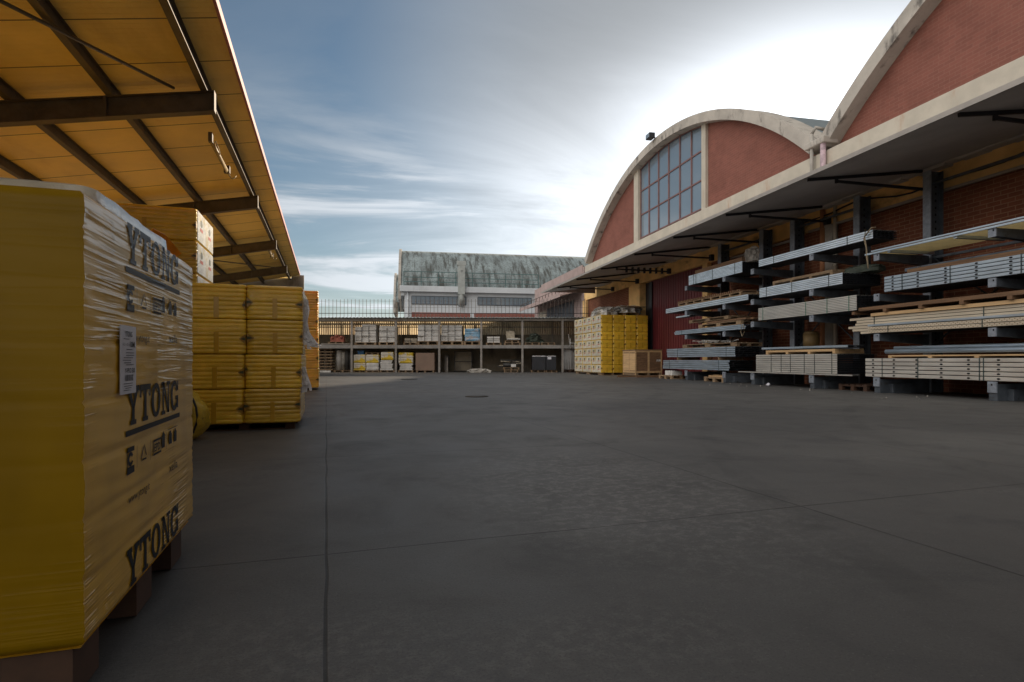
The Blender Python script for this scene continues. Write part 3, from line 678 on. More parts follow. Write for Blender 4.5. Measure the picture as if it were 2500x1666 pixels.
b.build('film_hood', [m_ytong, m_ytend], yl)
b = MB()
for xx in (XF-.15, XF-.57, XF-.98):
    for yy in (YN+.03, YN+.44, YFar-.17): b.box(xx, xx+.12, yy, yy+.14, .004, .105)
for yy in (YN+.03, YN+.44, YFar-.17): b.box(XF-.98, XF-.03, yy, yy+.14, .105, .123)
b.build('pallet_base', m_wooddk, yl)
# printing
def yz(off=.0020): return lambda a, c: (XF+off, a, c)
def glyphs(b, y0, y1, z0, z1, cut=None):
    """slab-serif capitals Y T O N G"""
    W_ = 5.35; sx = (y1-y0)/W_; sz = (z1-z0); x = 0; f = yz()
    def quad(pts):
        b.add([f(y0+(x+p[0])*sx, z0+p[1]*sz) for p in pts], [tuple(range(len(pts)))])
    def rect(a0, a1, c0, c1): quad([(a0, c0), (a1, c0), (a1, c1), (a0, c1)])
    # Y
    quad([(.08, .86), (.36, .86), (.56, .42), (.40, .42)]); quad([(.64, .86), (.88, .86), (.60, .42), (.48, .44)]); rect(.39, .61, .12, .44); rect(0, .42, .86, 1); rect(.58, 1.0, .86, 1); rect(.26, .74, 0, .12); x += 1.06
    rect(0, .98, .84, 1); rect(.38, .60, .12, .84); rect(0, .13, .66, .84); rect(.85, .98, .66, .84); rect(.25, .73, 0, .12); x += 1.08
    n = 18; O = [(.47+.47*math.cos(2*math.pi*k/n), .5+.5*math.sin(2*math.pi*k/n)) for k in range(n)]; I = [(.47+.24*math.cos(2*math.pi*k/n), .5+.36*math.sin(2*math.pi*k/n)) for k in range(n)]
    for k in range(n): quad([O[k], O[(k+1) % n], I[(k+1) % n], I[k]])
    x += 1.06
    rect(.13, .26, .11, .90); rect(.75, .88, .02, .89); quad([(.14, .98), (.32, .98), (.88, .02), (.70, .02)]); rect(0, .32, .89, 1); rect(.0, .42, 0, .11); rect(.60, 1.0, .89, 1); x += 1.08
    for k in range(n-2):
        a, c = k+1, k+2
        if (a*360/n) < 5 or (c*360/n) > 325: continue
        quad([O[a], O[c], I[c], I[a]])
    rect(.62, .97, .36, .49); rect(.76, .97, .08, .40); rect(.84, .97, .66, .97)
for T_, full in ((1.035, True), (.635, True), (.236, False)):
    b = MB(); glyphs(b, 1.60, 2.11, T_-.097, T_); fz = yz()
    if full: b.add([fz(1.59, T_-.122), fz(2.12, T_-.122), fz(2.12, T_-.108), fz(1.59, T_-.108)], [(0, 1, 2, 3)])
    b.build('brand_lettering', m_ink, yl)
    if not full: continue
    L = T_-.150; b = MB(); f = yz()
    def R4(a0, a1, c0, c1): b.add([f(a0, c0), f(a1, c0), f(a1, c1), f(a0, c1)], [(0, 1, 2, 3)])
    R4(1.60, 1.655, L-.012, L); R4(1.60, 1.655, L-.066, L-.048)
    n = 14
    for k in range(n):
        if k in (0, 13): continue
        a0, a1 = 2*math.pi*k/n, 2*math.pi*(k+1)/n; P = []
        for (a, r_) in ((a0, .021), (a1, .021), (a1, .010), (a0, .010)): P.append(f(1.626+r_*math.cos(a), L-.030+r_*.85*math.sin(a)))
        b.add(P, [(0, 1, 2, 3)])
    R4(1.60, 1.604, L-.05, L)
    R4(1.675, 1.677, L-.06, L-.004); R4(1.79, 1.792, L-.06, L-.004); R4(1.955, 1.957, L-.055, L-.004)
    tri = [(1.735, L-.002), (1.765, L-.050), (1.705, L-.050)]; c0 = (1.735, L-.034)
    for k in range(3):
        p, q = tri[k], tri[(k+1) % 3]; i_ = lambda p_: (c0[0]+(p_[0]-c0[0])*.72, c0[1]+(p_[1]-c0[1])*.72)
        s0, s1 = .1, .82; A_ = lambda t: (p[0]+(q[0]-p[0])*t, p[1]+(q[1]-p[1])*t); pi, qi = i_(p), i_(q); Bt = lambda t: (pi[0]+(qi[0]-pi[0])*t, pi[1]+(qi[1]-pi[1])*t)
        b.add([f(*A_(s0)), f(*A_(s1)), f(*Bt(s1)), f(*Bt(s0))], [(0, 1, 2, 3)])
    R4(1.82, 1.90, L-.016, L-.010); R4(1.82, 1.90, L-.054, L-.048); R4(1.82, 1.825, L-.048, L-.016); R4(1.895, 1.90, L-.048, L-.016)
    put_text(b, 'EPD', f, 1.83, 1.89, L-.044, L-.022, True)
    b.add([f(1.905, L-.012), f(1.925, L+.004), f(1.945, L-.012)], [(0, 1, 2)]); R4(1.91, 1.94, L-.045, L-.012)
    for a0 in (1.985, 2.045): R4(a0, a0+.035, L-.045, L-.012); R4(a0+.01, a0+.025, L-.012, L-.004)
    R4(1.98, 2.09, L+.001, L+.003)
    b.build('certification_marks', m_ink, yl)
    b = MB(); put_text(b, 'www.ytong.it', f, 1.61, 1.785, T_-.295, T_-.268); b.build('web_address', m_ink, yl)
    b = MB(); put_text(b, 'xella', f, 1.99, 2.09, T_-.282, T_-.255); b.build('maker_name', m_ink, yl)
b = MB(); b.box(XF+.004, XF+.0055, 1.54, 1.655, .618, .782); sh = b.build('product_label', m_paper, yl)
b = MB(); f = yz(.0068)
put_text(b, 'YTONG', f, 1.570, 1.622, .755, .769, True); put_text(b, '62,5 x 25 x', f, 1.553, 1.600, .733, .740); put_text(b, '10M', f, 1.604, 1.640, .730, .745, True)
put_text(b, 'Y-PRO 500', f, 1.568, 1.642, .668, .680, True)
rnd = random.Random(2); yy = 1.568
while yy < 1.63: d_ = rnd.choice((.0012, .002, .003)); b.add([f(yy, .649), f(yy+d_, .649), f(yy+d_, .664), f(yy, .664)], [(0, 1, 2, 3)]); yy += d_+rnd.choice((.0012, .002))
for z in (.749, .724, .716, .710, .704, .698, .692, .687, .642, .636, .631, .626):
    a = 1.548+rnd.uniform(0, .03); b.add([f(a, z), f(a+rnd.uniform(.03, .07), z), f(a+rnd.uniform(.03, .07), z+.0016), f(a, z+.0016)], [(0, 1, 2, 3)])
b.build('label_print', m_inkflat, sh)

# ------------------------------------------------------------------ insulation bundles
PROTO = {}
ORD = ['lowest', 'second', 'third', 'fourth', 'fifth', 'sixth', 'seventh', 'eighth']
def bundle(fr, x0, x1, y0, y1, z0, z1, label, group, pr=None, mat=None, seed=0, tilt=0):
    """film-packed pack of boards; front faces -y. pr: 'E' or 'W' side carries printing"""
    wd, dd, hh = round(x1-x0, 3), round(y1-y0, 3), round(z1-z0, 3); key = (wd, dd, hh, pr, mat, seed % 3)
    if key not in PROTO:
        r_ = bpy.data.objects.new('insulation_bundle', None); col.objects.link(r_); BASE[r_.name] = (0, 0, 0); KIDS[r_.name] = []
        def part(b, nm, mt, par=r_):
            o = b.build(nm, mt, par); KIDS.setdefault(par.name, []).append(o); return o
        b = MB(); loft_box(b, 0, wd, 0, dd, .002, hh-.002, 8, .022, .0035, .005, seed=seed+3); part(b, 'film_wrap', mat or m_xps)
        b = MB(); b.box(wd*.5-.022, wd*.5+.022, -.005, .01, .01, hh*.62); part(b, 'tape', m_tape)
        for sx in (0, 1):
            xx = wd*sx; sg = 1 if sx == 0 else -1; rq = random.Random(seed*5+sx); z = hh*rq.uniform(.40, .56); w_ = rq.uniform(.03, .075)
            b = MB(); b.add([(xx+sg*.004, -.006, z+.05), (xx+sg*w_, -.0065, z+.004), (xx+sg*w_*.9, -.0065, z-.004), (xx+sg*.004, -.006, z-.05), (xx-sg*.005, .03, z-.02), (xx-sg*.005, .03, z+.02)], [(0, 1, 2, 3), (0, 3, 4, 5)], 0)
            b.add([(xx+sg*.004, -.0085, z+.018), (xx+sg*w_*.55, -.009, z+.012), (xx+sg*w_*.8, -.009, z-.002), (xx+sg*.004, -.0085, z-.012)], [(0, 1, 2, 3)], 1)
            part(b, 'folded_corner', [m_patch, m_dgreen])
        if pr:
            xx = wd+.007 if pr == 'E' else -.007; rn = random.Random(seed+11)
            b = MB(); e = .03
            b.box(min(xx, xx-.004 if pr == 'E' else xx+.004), max(xx, xx-.004 if pr == 'E' else xx+.004), e, dd-e, .02, hh-.02)
            xo = xx+(.002 if pr == 'E' else -.002)
            k = 2 if dd < 1.3 else 3
            for i in range(k):
                yc = dd*(i+.5)/k+rn.uniform(-.02, .02); zc = hh*.52
                P = [(xo, yc+math.cos(a)*.075*rn.uniform(.8, 1.1), zc+.055+math.sin(a)*.05) for a in [q*math.pi/4 for q in range(8)]]; b.add(P, [tuple(range(8))], 1)
                for dy, w_ in ((-.09, .05), (-.03, .06), (.04, .055)): b.add([(xo, yc+dy, zc-.055), (xo, yc+dy+w_, zc-.055), (xo, yc+dy+w_, zc-.012), (xo, yc+dy, zc-.012)], [(0, 1, 2, 3)], 2)
            part(b, 'printed_side', [m_print, m_dgreen, m_red])
        PROTO[key] = r_; o = r_
    else: o = copy_tree(PROTO[key])
    o.location = wpos(fr, (x0, y0, z0)); o.rotation_euler = (0, 0, FR[fr]+R(tilt))
    return tag(o, label, 'insulation bundle', group)

# near 2 x 4 stack
h4 = .3425; jx = [.0, .012, -.016, -.022]
for r_ in range(4):
    for c_ in range(2):
        dx = [-.012, -.004, .012, .010][r_]
        x1 = -.235+dx-(1-c_)*.525; x0 = x1-.52
        bundle('W', x0, x1, 6.12+random.uniform(-.012, .012), 7.36, .07+r_*h4, .07+(r_+1)*h4,
               f'yellow insulation bundle in the near two-wide stack, {("left","right")[c_]} column, {ORD[r_]+" up" if r_ else "lowest"}', 'bundles of the near two-wide yellow stack', seed=r_*2+c_, tilt=random.uniform(-.6, .6))
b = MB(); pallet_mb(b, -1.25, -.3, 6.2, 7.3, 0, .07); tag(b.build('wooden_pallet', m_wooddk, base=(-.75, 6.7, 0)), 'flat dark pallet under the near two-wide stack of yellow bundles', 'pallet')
# tall printed column behind it
for r_ in range(6):
    bundle('W', -2.78, -1.60, 8.3, 9.42, .12+r_*.425, .12+(r_+1)*.425, f'yellow bundle with printed white side in the tall single column, {ORD[r_]}{" up" if r_ else ""}', 'bundles of the tall printed column', pr='E', seed=r_)
pallet('W', -2.75, -1.63, 8.3, 9.4, 0, 'pallet hidden under the tall column of printed bundles', h=.118)
# amber sunlit stack farther back
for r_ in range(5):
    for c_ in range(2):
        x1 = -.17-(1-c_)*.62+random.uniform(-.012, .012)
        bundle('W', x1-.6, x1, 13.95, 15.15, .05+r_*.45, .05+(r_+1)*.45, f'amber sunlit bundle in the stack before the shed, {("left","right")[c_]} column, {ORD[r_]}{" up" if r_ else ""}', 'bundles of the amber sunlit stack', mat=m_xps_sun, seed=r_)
# plastic tails
def tail(pts, ws, label):
    """bunched torn film: many narrow crinkled ribbons that fan out towards the end"""
    b = MB(); rn = random.Random(len(label))
    for q in range(11):
        f = (q/10-.5); A = []; Bq = []; ln = rn.uniform(.8, 1.05); m_ = max(3, int(len(pts)*2*ln))
        for i in range(m_):
            t = i/2; a = min(int(t), len(pts)-2); u = t-a; p = [pts[a][c]+(pts[a+1][c]-pts[a][c])*u for c in range(3)]; w_ = ws[a]+(ws[a+1]-ws[a])*u
            x = p[0]+f*w_*.9+rn.uniform(-.006, .006); y = p[1]-abs(f)*w_*.5+rn.uniform(-.012, .012); z = p[2]+f*w_*.15+rn.uniform(-.006, .006); h = .007+w_*.09*rn.uniform(.5, 1.2)
            A.append((x-h, y, z)); Bq.append((x+h, y-rn.uniform(-.015, .015), z))
        b.strip(A, Bq, 0, False)
    return tag(b.build('plastic_tail', m_plast, base=pts[0]), label, 'plastic wrap', 'torn plastic tails')
tail([(-.205, 6.34, 1.33), (-.20, 6.32, 1.22), (-.215, 6.31, 1.08), (-.205, 6.3, 1.0), (-.18, 6.28, .92), (-.15, 6.27, .86), (-.125, 6.26, .83)], [.03, .05, .05, .06, .09, .12, .15], 'torn white plastic film hanging from the upper right edge of the near yellow stack')
tail([(-.225, 6.32, .62), (-.215, 6.31, .52), (-.205, 6.3, .44), (-.205, 6.3, .37)], [.03, .06, .09, .11], 'short white plastic tail low on the right edge of the near yellow stack')
# hidden-side loads under the roof (tops of the nearer ones show over the near pallet)
def big_load(x0, x1, y0, y1, z1, label, cap=True, seed=1):
    zg = .022 if x1 < -2.5 else 0
    t = thing('wrapped_load', 'W', ((x0+x1)/2, (y0+y1)/2, 0), label, 'wrapped pallet')
    b = MB(); loft_box(b, x0, x1, y0, y1, .13, z1, 9, .03, .008, .01, seed=seed); b.build('film_wrap', m_xps, t)
    b = MB(); pallet_mb(b, x0+.03, x1-.03, y0+.03, y1-.03, zg, .127-zg); b.build('pallet_base', m_wooddk, t)
    if cap:
        b = MB(); loft_box(b, x0-.01, x1+.01, y0-.01, y1+.01, z1-.10, z1+.012, 1, .03, .004, .012, seed=seed+5); b.build('film_cap', m_print, t)
    return t
big_load(-1.86, -.82, 2.45, 3.45, 1.33, 'yellow wrapped load just behind the near pallet, only its top showing')
big_load(-2.0, -.95, 3.62, 4.7, 1.20, 'yellow wrapped load under the orange sheet behind the near pallets', seed=3)
b = MB(); b.add([(-1.00, 3.70, 1.40), (-.93, 3.69, 1.445), (-.89, 3.78, 1.43), (-.885, 4.12, 1.385), (-1.0, 4.16, 1.30), (-1.03, 3.9, 1.28)], [(0, 1, 2, 5), (2, 3, 4, 5)])
b.add([(-1.03, 3.9, 1.28), (-1.0, 4.16, 1.30), (-1.05, 4.1, 1.203), (-1.08, 3.85, 1.203)], [(0, 1, 2, 3)])
o = b.build('orange_sheet', m_orange, base=(-1.0, 3.9, 1.2)); s_ = o.modifiers.new('s', 'SOLIDIFY'); s_.thickness = .008
tag(o, 'bent orange plastic sheet sticking up behind the near wrapped pallet', 'sheet')
for i, (x, y, z1) in enumerate(((-3.4, 5.2, 1.7), (-3.6, 6.9, 2.2), (-4.8, 4.0, 1.5), (-5.0, 6.0, 1.5), (-4.4, 8.6, 2.0), (-3.3, 11.0, 1.9), (-5.2, 10.6, 1.6), (-3.3, 13.5, 1.9), (-5.0, 14.5, 1.6), (-3.4, 16.5, 1.6), (-7.6, 5.5, 1.5), (-7.6, 9, 1.8), (-7.6, 13, 1.8))):  # loads added deep under the roof to bounce yellow light up
    big_load(x-.6, x+.6, y-.6, y+.6, z1+.02, f'yellow wrapped load added for bounce under the storage roof, {("first","second","third","fourth","fifth","sixth","seventh","eighth","ninth","tenth","eleventh","twelfth","thirteenth")[i]} from the camera side', cap=False, seed=i)
# lumpy yellow bag with a strap
bg_ = thing('yellow_bag', 'W', (-1.28, 5.62, 0), 'lumpy yellow wrapped bundle with dark strap on the ground beside the near stack', 'bag')
b = MB(); rn = random.Random(4); n, m_ = 18, 10; vs = []
for i in range(m_+1):
    t = i/m_; z = .44*t; rr_ = .29*(math.sin(math.pi*(.12+.80*t))**.45)
    for k in range(n):
        a = 2*math.pi*k/n; q = rr_*(1+.07*math.sin(3*a+5*t)+rn.uniform(-.05, .05)); vs.append((-1.28+q*math.cos(a), 5.62+q*.9*math.sin(a), z+.002))
fs = [(i*n+k, i*n+(k+1) % n, (i+1)*n+(k+1) % n, (i+1)*n+k) for i in range(m_) for k in range(n)]+[tuple(range(n))[::-1], tuple(m_*n+k for k in range(n))]
b.add(vs, fs, 0, True); b.build('bag_body', M('crumpled_yellow_film', (.55, .38, .03), .4, var=.25, vs=7, bump=.8, bs=12, coat=.5, stain=((.10, .05, .02), 5, .60, .66, (1, 1, 1))), bg_)
b = MB(); b.tube([(-1.28+.30*math.cos(a)*.55+.09, 5.62-.31*abs(math.cos(a*.5))*.9, .23+.23*math.sin(a)) for a in [q*math.pi/10-math.pi/2 for q in range(11)]], .009, 6); b.build('strap', m_black, bg_)

# right-hand stack with printed flank
for r_ in range(7):
    for d_ in range(3):
        for c_ in range(4):
            if d_ > 0 and c_ > 0 and r_ < 6: continue
            x0 = 9.29+c_*.572; z0 = .11+r_*.375
            bundle('B', x0+random.uniform(-.006, .006), x0+.565, 24.2+d_*1.26, 24.2+d_*1.26+1.25, z0, z0+.373,
                   f'yellow bundle, tall stack by red door, {("front","middle","rear")[d_]} row, {("first","second","third","fourth")[c_]} column from yard, {ORD[r_]}{" up" if r_ else ""}',
                   'bundles of the tall stack by the red door', pr='W' if c_ == 0 else None, seed=r_+c_)
for i, (a, c) in enumerate(((9.33, 10.42), (10.46, 11.55))):
    pallet('B', a, c, 24.25, 27.9, 0, f'pallet under the tall stack by the red door, {("yard side","wall side")[i]}', h=.108)
# film-covered pallets on top of it
pallet('B', 9.9, 11.3, 24.6, 26.2, 2.74, 'weathered pallet lying on top of the tall yellow stack', h=.13)
def blob(b, cx, cy, cz, rx, ry, rz, seed, n=22, m_=10, rough=.25, mi=0):
    rn = random.Random(seed); ph = [rn.uniform(0, 6) for _ in range(6)]; vs = []
    for i in range(m_+1):
        t = i/m_; c = math.sin(t*math.pi/2)**.6 if i else 0
        rr_ = math.cos(t*math.pi/2)**.45 if i < m_ else .05
        for k in range(n):
            a = 2*math.pi*k/n; q = 1+rough*(math.sin(3*a+ph[0]+t*3)*.4+math.sin(7*a+ph[1]-t*5)*.3+rn.uniform(-.4, .4))
            vs.append((cx+rx*rr_*q*math.cos(a), cy+ry*rr_*q*math.sin(a), cz+rz*c*(1+rough*rn.uniform(-.3, .3))))
    fs = [(i*n+k, i*n+(k+1) % n, (i+1)*n+(k+1) % n, (i+1)*n+k) for i in range(m_) for k in range(n)]+[tuple(range(n))[::-1], tuple(m_*n+k for k in range(n))]
    b.add(vs, fs, mi, False)
b = MB(); blob(b, 9.95, 25.3, 2.74, .62, .85, .42, 3, rough=.3); tag(b.build('film_bundle', m_greyfilm, fr='B', base=(9.95, 25.3, 2.74)), 'crumpled bundle of pale grey plastic film on the yard side of the tall yellow stack', 'plastic film')
b = MB(); blob(b, 10.95, 25.2, 2.875, .62, .75, .36, 8, rough=.35); b.box(10.35, 11.6, 24.5, 24.62, 3.13, 3.17, 1); b.box(10.5, 11.45, 25.0, 25.12, 3.2, 3.24, 1); tag(b.build('film_bundle', [m_greyfilm, m_wood], fr='B', base=(10.95, 25.2, 2.87)), 'dirty folded film and laths on the wall side of the tall yellow stack', 'plastic film')

# ------------------------------------------------------------------ crates by the red door
def crate(o0, o1, s0, s1, z0, z1, label, pale=True):
    t = thing('wooden_crate', 'B', ((o0+o1)/2, (s0+s1)/2, z0), label, 'crate')
    b = MB(); b.box(o0+.02, o1-.02, s0+.02, s1-.02, z0+.1, z1-.02); b.build('panels', m_woodpale if pale else m_brown, t)
    b = MB()
    for o in (o0, o1-.05):
        for s_ in (s0, s1-.05): b.box(o, o+.05, s_, s_+.05, z0, z1)
    b.box(o0+.005, o0+.03, s0+.05, s1-.05, z1-.09, z1-.003); b.box(o0+.005, o0+.03, s0+.05, s1-.05, z0+.1, z0+.18)
    b.box(o0+.005, o0+.03, (s0+s1)/2-.03, (s0+s1)/2+.03, z0+.18, z1-.09)
    b.box(o0+.05, o1-.05, s0+.005, s0+.03, z1-.09, z1-.003); b.box(o0+.05, o1-.05, s0+.005, s0+.03, z0+.1, z0+.18); b.box((o0+o1)/2-.04, (o0+o1)/2+.04, s0+.006, s0+.031, z0+.18, z1-.09)
    b.box(o1-.03, o1-.005, s0+.05, s1-.05, z1-.09, z1-.003); b.box(o0+.05, o1-.05, s1-.03, s1-.005, z1-.09, z1-.003)
    b.build('battens', m_woodpale, t)
    b = MB(); b.box(o0-.02, o1+.01, s0-.02, s1+.01, z1, z1+.03); b.build('lid', m_brown, t)
    b = MB(); 
    for k in range(3): b.box(o0+.03+k*(o1-o0-.16)/2, o0+.13+k*(o1-o0-.16)/2, s0, s1, z0, z0+.1)
    b.build('skids', m_wood, t); return t
t = crate(9.95, 11.15, 22.0, 23.3, .05, 1.10, 'pale timber crate with brown panels standing before the tall yellow stack', False)
b = MB(); b.box(9.962, 9.966, 22.05, 22.62, .25, .98); b.box(9.962, 9.966, 22.68, 23.25, .25, .98); b.build('pale_side', m_woodpale, t)
b = MB(); f = lambda a, c: (a, 21.9-.0025+.005*0-.002, c); put_text(b, 'AVM', lambda a, c: (a, 22.00+.0185, c), 10.90, 11.09, .62, .72, True); b.build('stencil', m_white, t)
for i, (o0, o1, s_, lb) in enumerate(((8.9, 11.4, 21.35, 'long squared timber on the ground before the crate'), (9.5, 11.6, 20.9, 'shorter squared timber on the ground nearer the racks'))):
    b = MB(); b.box(o0, o1, s_, s_+.09, 0.001, .07); tag(b.build('timber', m_brown, fr='B', base=(o0, s_, 0)), lb, 'timber')
pallet('B', 9.95, 10.75, 18.9, 19.9, 0, 'small pallet carrying a white box, at the far foot of the steel racks', h=.13)
b = MB(); b.box(10.0, 10.4, 18.95, 19.5, .132, .30); tag(b.build('box', m_blk, fr='B', base=(10.2, 19.2, .13), bevel=.01), 'low white box on the small pallet at the far foot of the racks', 'box')
pallet('B', 10.05, 10.9, 15.75, 16.9, 0, 'pale pallet with laths on the ground under the far rack', h=.15)
b = MB()
for k in range(4): b.box(10.1+.16*k, 10.2+.16*k, 15.8, 16.7, .152, .20+.02*(k % 2))
tag(b.build('laths', m_woodpale, fr='B', base=(10.4, 16.2, .15)), 'short pale laths lying on the pallet under the far rack', 'timber')

# ------------------------------------------------------------------ cantilever racks
def rack(ups, levels, label, hgt=4.75):
    t = thing('cantilever_rack', 'B', (11.4, sum(ups)/2, 0), label, 'rack', 'cantilever racks along the brick wall')
    for s_ in ups:
        b = MB(); b.box(11.30, 11.60, s_-.012, s_+.012, .0, hgt); b.box(11.28, 11.31, s_-.09, s_+.09, 0, hgt, 2); b.box(11.59, 11.62, s_-.09, s_+.09, 0, hgt)
        z = .35
        while z < hgt-.2: b.box(11.34, 11.38, s_-.0135, s_-.0115, z, z+.05, 1); b.box(11.48, 11.52, s_-.0135, s_-.0115, z, z+.05, 1); z += .15
        b.build('upright', [m_rack, m_hole, m_racklt], t)
        b = MB(); b.box(10.02, 11.28, s_-.07, s_+.07, .001, .29); b.box(10.25, 10.75, s_-.16, s_+.16, .002, .20); ft = b.build('foot', m_rack, t, bevel=.006)
        b = MB(); b.box(9.995, 10.02, s_-.075, s_+.075, .14, .33); b.box(9.992, 9.995, s_-.01, s_+.015, .26, .29, 1); b.build('end_plate', [m_racklt, m_hole], ft)
        for z in levels:
            b = MB(); b.prism([(10.02, z-.155), (11.28, z-.24), (11.28, z-.02), (10.02, z-.02)], 1, s_-.055, s_+.055); a = b.build('arm', m_rack, t)
            b = MB(); b.box(9.995, 10.02, s_-.065, s_+.065, z-.165, z-.015); b.box(9.992, 9.995, s_-.04, s_-.015, z-.07, z-.04, 1); b.build('end_plate', [m_racklt, m_hole], a)
    b = MB(); z = .5
    for zz_ in (1.0, 2.9, hgt-.25): b = MB(); b.bar((11.45, ups[0], zz_), (11.45, ups[1], zz_), .05, .05); b.build('rail', m_rack, t)
    b = MB()
    b.bar((11.45, ups[0], 1.0), (11.45, ups[1], 2.9), .03, .03); b.bar((11.45, ups[1], 1.0), (11.45, ups[0], 2.9), .03, .03); b.build('cross_brace', m_rack, t)
    return t
rack((15.68, 17.97), (1.58, 2.41, 3.26), 'farthest grey cantilever rack, next to the red door')
rack((11.98, 14.28), (1.79, 2.42, 3.28), 'middle grey cantilever rack on the brick wall')
rack((7.74, 10.09), (1.26, 2.10, 2.95), 'nearest grey cantilever rack at the right edge')
rack((3.4, 5.7), (1.26, 2.10, 2.95), 'grey cantilever rack beyond the right edge of the picture')

def steel(s0, s1, z0, z1, o0, wd, rows, cols, mat, label, straps=(), kind='c', holes=None, group='steel profile bundles on the racks', name='steel_bundle', stag=.0, seed=1, strapm=None):
    t = thing(name, 'B', ((2*o0+wd)/2, (s0+s1)/2, z0), label, 'steel bundle', group)
    rn = random.Random(seed); b = MB(); H = (z1-z0)/rows; Wc = wd/cols
    for r_ in range(rows):
        for c_ in range(cols):
            a0 = s0+rn.uniform(-stag, stag); a1 = s1+rn.uniform(-stag, stag)
            x = o0+c_*Wc+rn.uniform(0, .002); zb = z0+r_*H; th = min(.006, Wc*.12); g_ = H*.085; q_ = 2 if c_ else 0
            b.box(x, x+th, a0, a1, zb+g_, zb+H-g_, q_)                       # web
            b.box(x+th, x+Wc*.93, a0, a1, zb+g_, zb+g_+th, 2); b.box(x+th, x+Wc*.93, a0, a1, zb+H-g_-th, zb+H-g_, 2 if r_ < rows-1 else 0)
            if c_ == 0 and kind == 'c': b.box(x-.005, x, a0, a1, zb+H*.18, zb+H*.82)   # rolled stiffener of the web
    if holes:
        n_, f0, f1 = holes
        for r_ in range(rows):
            for k in range(n_):
                s_ = f0+(f1-f0)*k/(n_-1); zc = z0+(r_+.5)*H
                b.add([(o0-.0065, s_+.030*math.cos(a), zc+.017*math.sin(a)) for a in [q*math.pi/5 for q in range(10)]], [tuple(range(10))], 1)
    b.build('profiles', [mat, m_hole, m_inner], t)
    for s_ in straps:
        b = MB(); w_ = .007
        b.box(o0-.012, o0-.0075, s_-w_, s_+w_, z0-.004, z1+.004); b.box(o0-.0075, o0+wd+.003, s_-w_, s_+w_, z1+.001, z1+.005); b.build('strap', strapm or m_strap, t)
    return t
# far rack
steel(14.84, 17.88, 3.26, 3.585, 10.06, .85, 8, 9, m_galv, 'bluish steel bundle on the top arms of the far rack', (15.2, 16.4, 17.4, 17.55), seed=1)
steel(14.51, 19.48, 2.415, 2.585, 10.03, .75, 3, 5, m_galv, 'long galvanised bundle on the second arms from the top, sticking out past the far rack', (), seed=2)
steel(14.7, 18.8, 1.59, 1.735, 10.03, .8, 3, 7, m_galvb, 'shallow bundle of blue-grey profiles on the third arms of the far rack', (18.3,), stag=.08, seed=3)
steel(15.15, 19.39, .79, 1.10, 10.03, .95, 5, 7, m_galvb, 'blue-grey bundle lying upon the lowest bundle of the far rack', (15.6, 18.6), seed=4, stag=.03)
steel(15.46, 19.7, .365, .69, 10.03, .95, 5, 7, m_galvb, 'lowest blue-grey bundle resting on the feet of the far rack', (16.0, 19.2), seed=5, stag=.04)
b = MB()
for s_ in (16.0, 18.6): b.box(10.04, 10.9, s_, s_+.06, .692, .788)
tag(b.build('spacer_timbers', m_wood, fr='B', base=(10.4, 17, .69)), 'two timber spacers between the lowest blue-grey bundles of the far rack', 'timber')
# things on them
def laths(s0, s1, z0, z1, o0, wd, n, label, mat=None, cat='timber', name='plank_stack', battens=0, jag=.0):
    b = MB(); rn = random.Random(int(s0*10)); H = (z1-z0)
    if battens:
        bz_ = z0+H*.45; k_ = battens
        for k in range(k_): s_ = s0+(s1-s0-.08)*k/(k_-1); b.box(o0, o0+wd, s_, s_+.08, z0, bz_)
    else: bz_ = z0
    for k in range(n): q = wd/n; b.box(o0+k*q, o0+k*q+q*.9, s0+rn.uniform(-jag, jag), s1+rn.uniform(-jag, jag), bz_+.001, z1-rn.uniform(0, H*.1))
    return tag(b.build(name, mat or m_wood, fr='B', base=(o0+wd/2, (s0+s1)/2, z0)), label, cat)
laths(14.93, 17.55, 3.59, 3.72, 10.1, .5, 4, 'brown wooden package lying on the top bundle of the far rack', m_brown)
b = MB(); blob(b, 10.3, 14.75, 3.55, .13, .3, .42, 12, n=16, m_=8, rough=.35); tag(b.build('plastic_film', M('clear_crumpled_film', (.45, .42, .38), .25, var=.3, vs=8, bump=.8, bs=14, coat=.6, trans=.5), fr='B', base=(10.3, 14.75, 3.55)), 'crumpled clear film on the near end of the top far bundle', 'plastic film')
t = thing('roof_tile_pallet', 'B', (10.4, 16.8, 2.6), 'long low timber pallet topped with a row of red-brown battens', 'pallet')
b = MB(); b.box(10.08, 10.13, 14.9, 18.65, 2.60, 2.625); b.box(10.08, 10.13, 14.9, 18.65, 2.69, 2.715); b.box(10.6, 10.65, 14.9, 18.65, 2.6, 2.715)
for k in range(8): b.box(10.081, 10.649, 14.95+k*.52, 15.02+k*.52, 2.626, 2.689)
b.build('frame', m_wood, t)
b = MB(); b.box(10.07, 10.61, 14.92, 18.72, 2.7155, 2.722)
for k in range(34): b.box(10.06, 10.62, 14.95+k*.11, 15.01+k*.11, 2.716, 2.77+.012*(k % 2))
b.build('battens', m_brown, t)
steel(17.9, 18.85, 2.2, 2.26, 10.1, .3, 1, 3, m_galv, 'short galvanised offcuts hanging below the long bundle of the far rack', (), seed=8)
pallet('B', 10.1, 10.9, 15.6, 17.95, 1.955, 'long pallet hanging in the middle of the far rack, topmost of two', along='y', h=.10)
pallet('B', 10.08, 10.95, 14.95, 17.3, 1.745, 'long pallet resting on the third bundle of the far rack', along='y', h=.12)
laths(14.8, 16.8, 1.88, 1.94, 10.12, .6, 4, 'dark planks between the two long pallets of the far rack', m_brown, jag=.2)
pallet('B', 10.08, 10.95, 15.14, 18.35, 1.105, 'long pallet with loose offcuts on the upper blue-grey bundle', along='y', h=.12)
b = MB(); rn = random.Random(9)
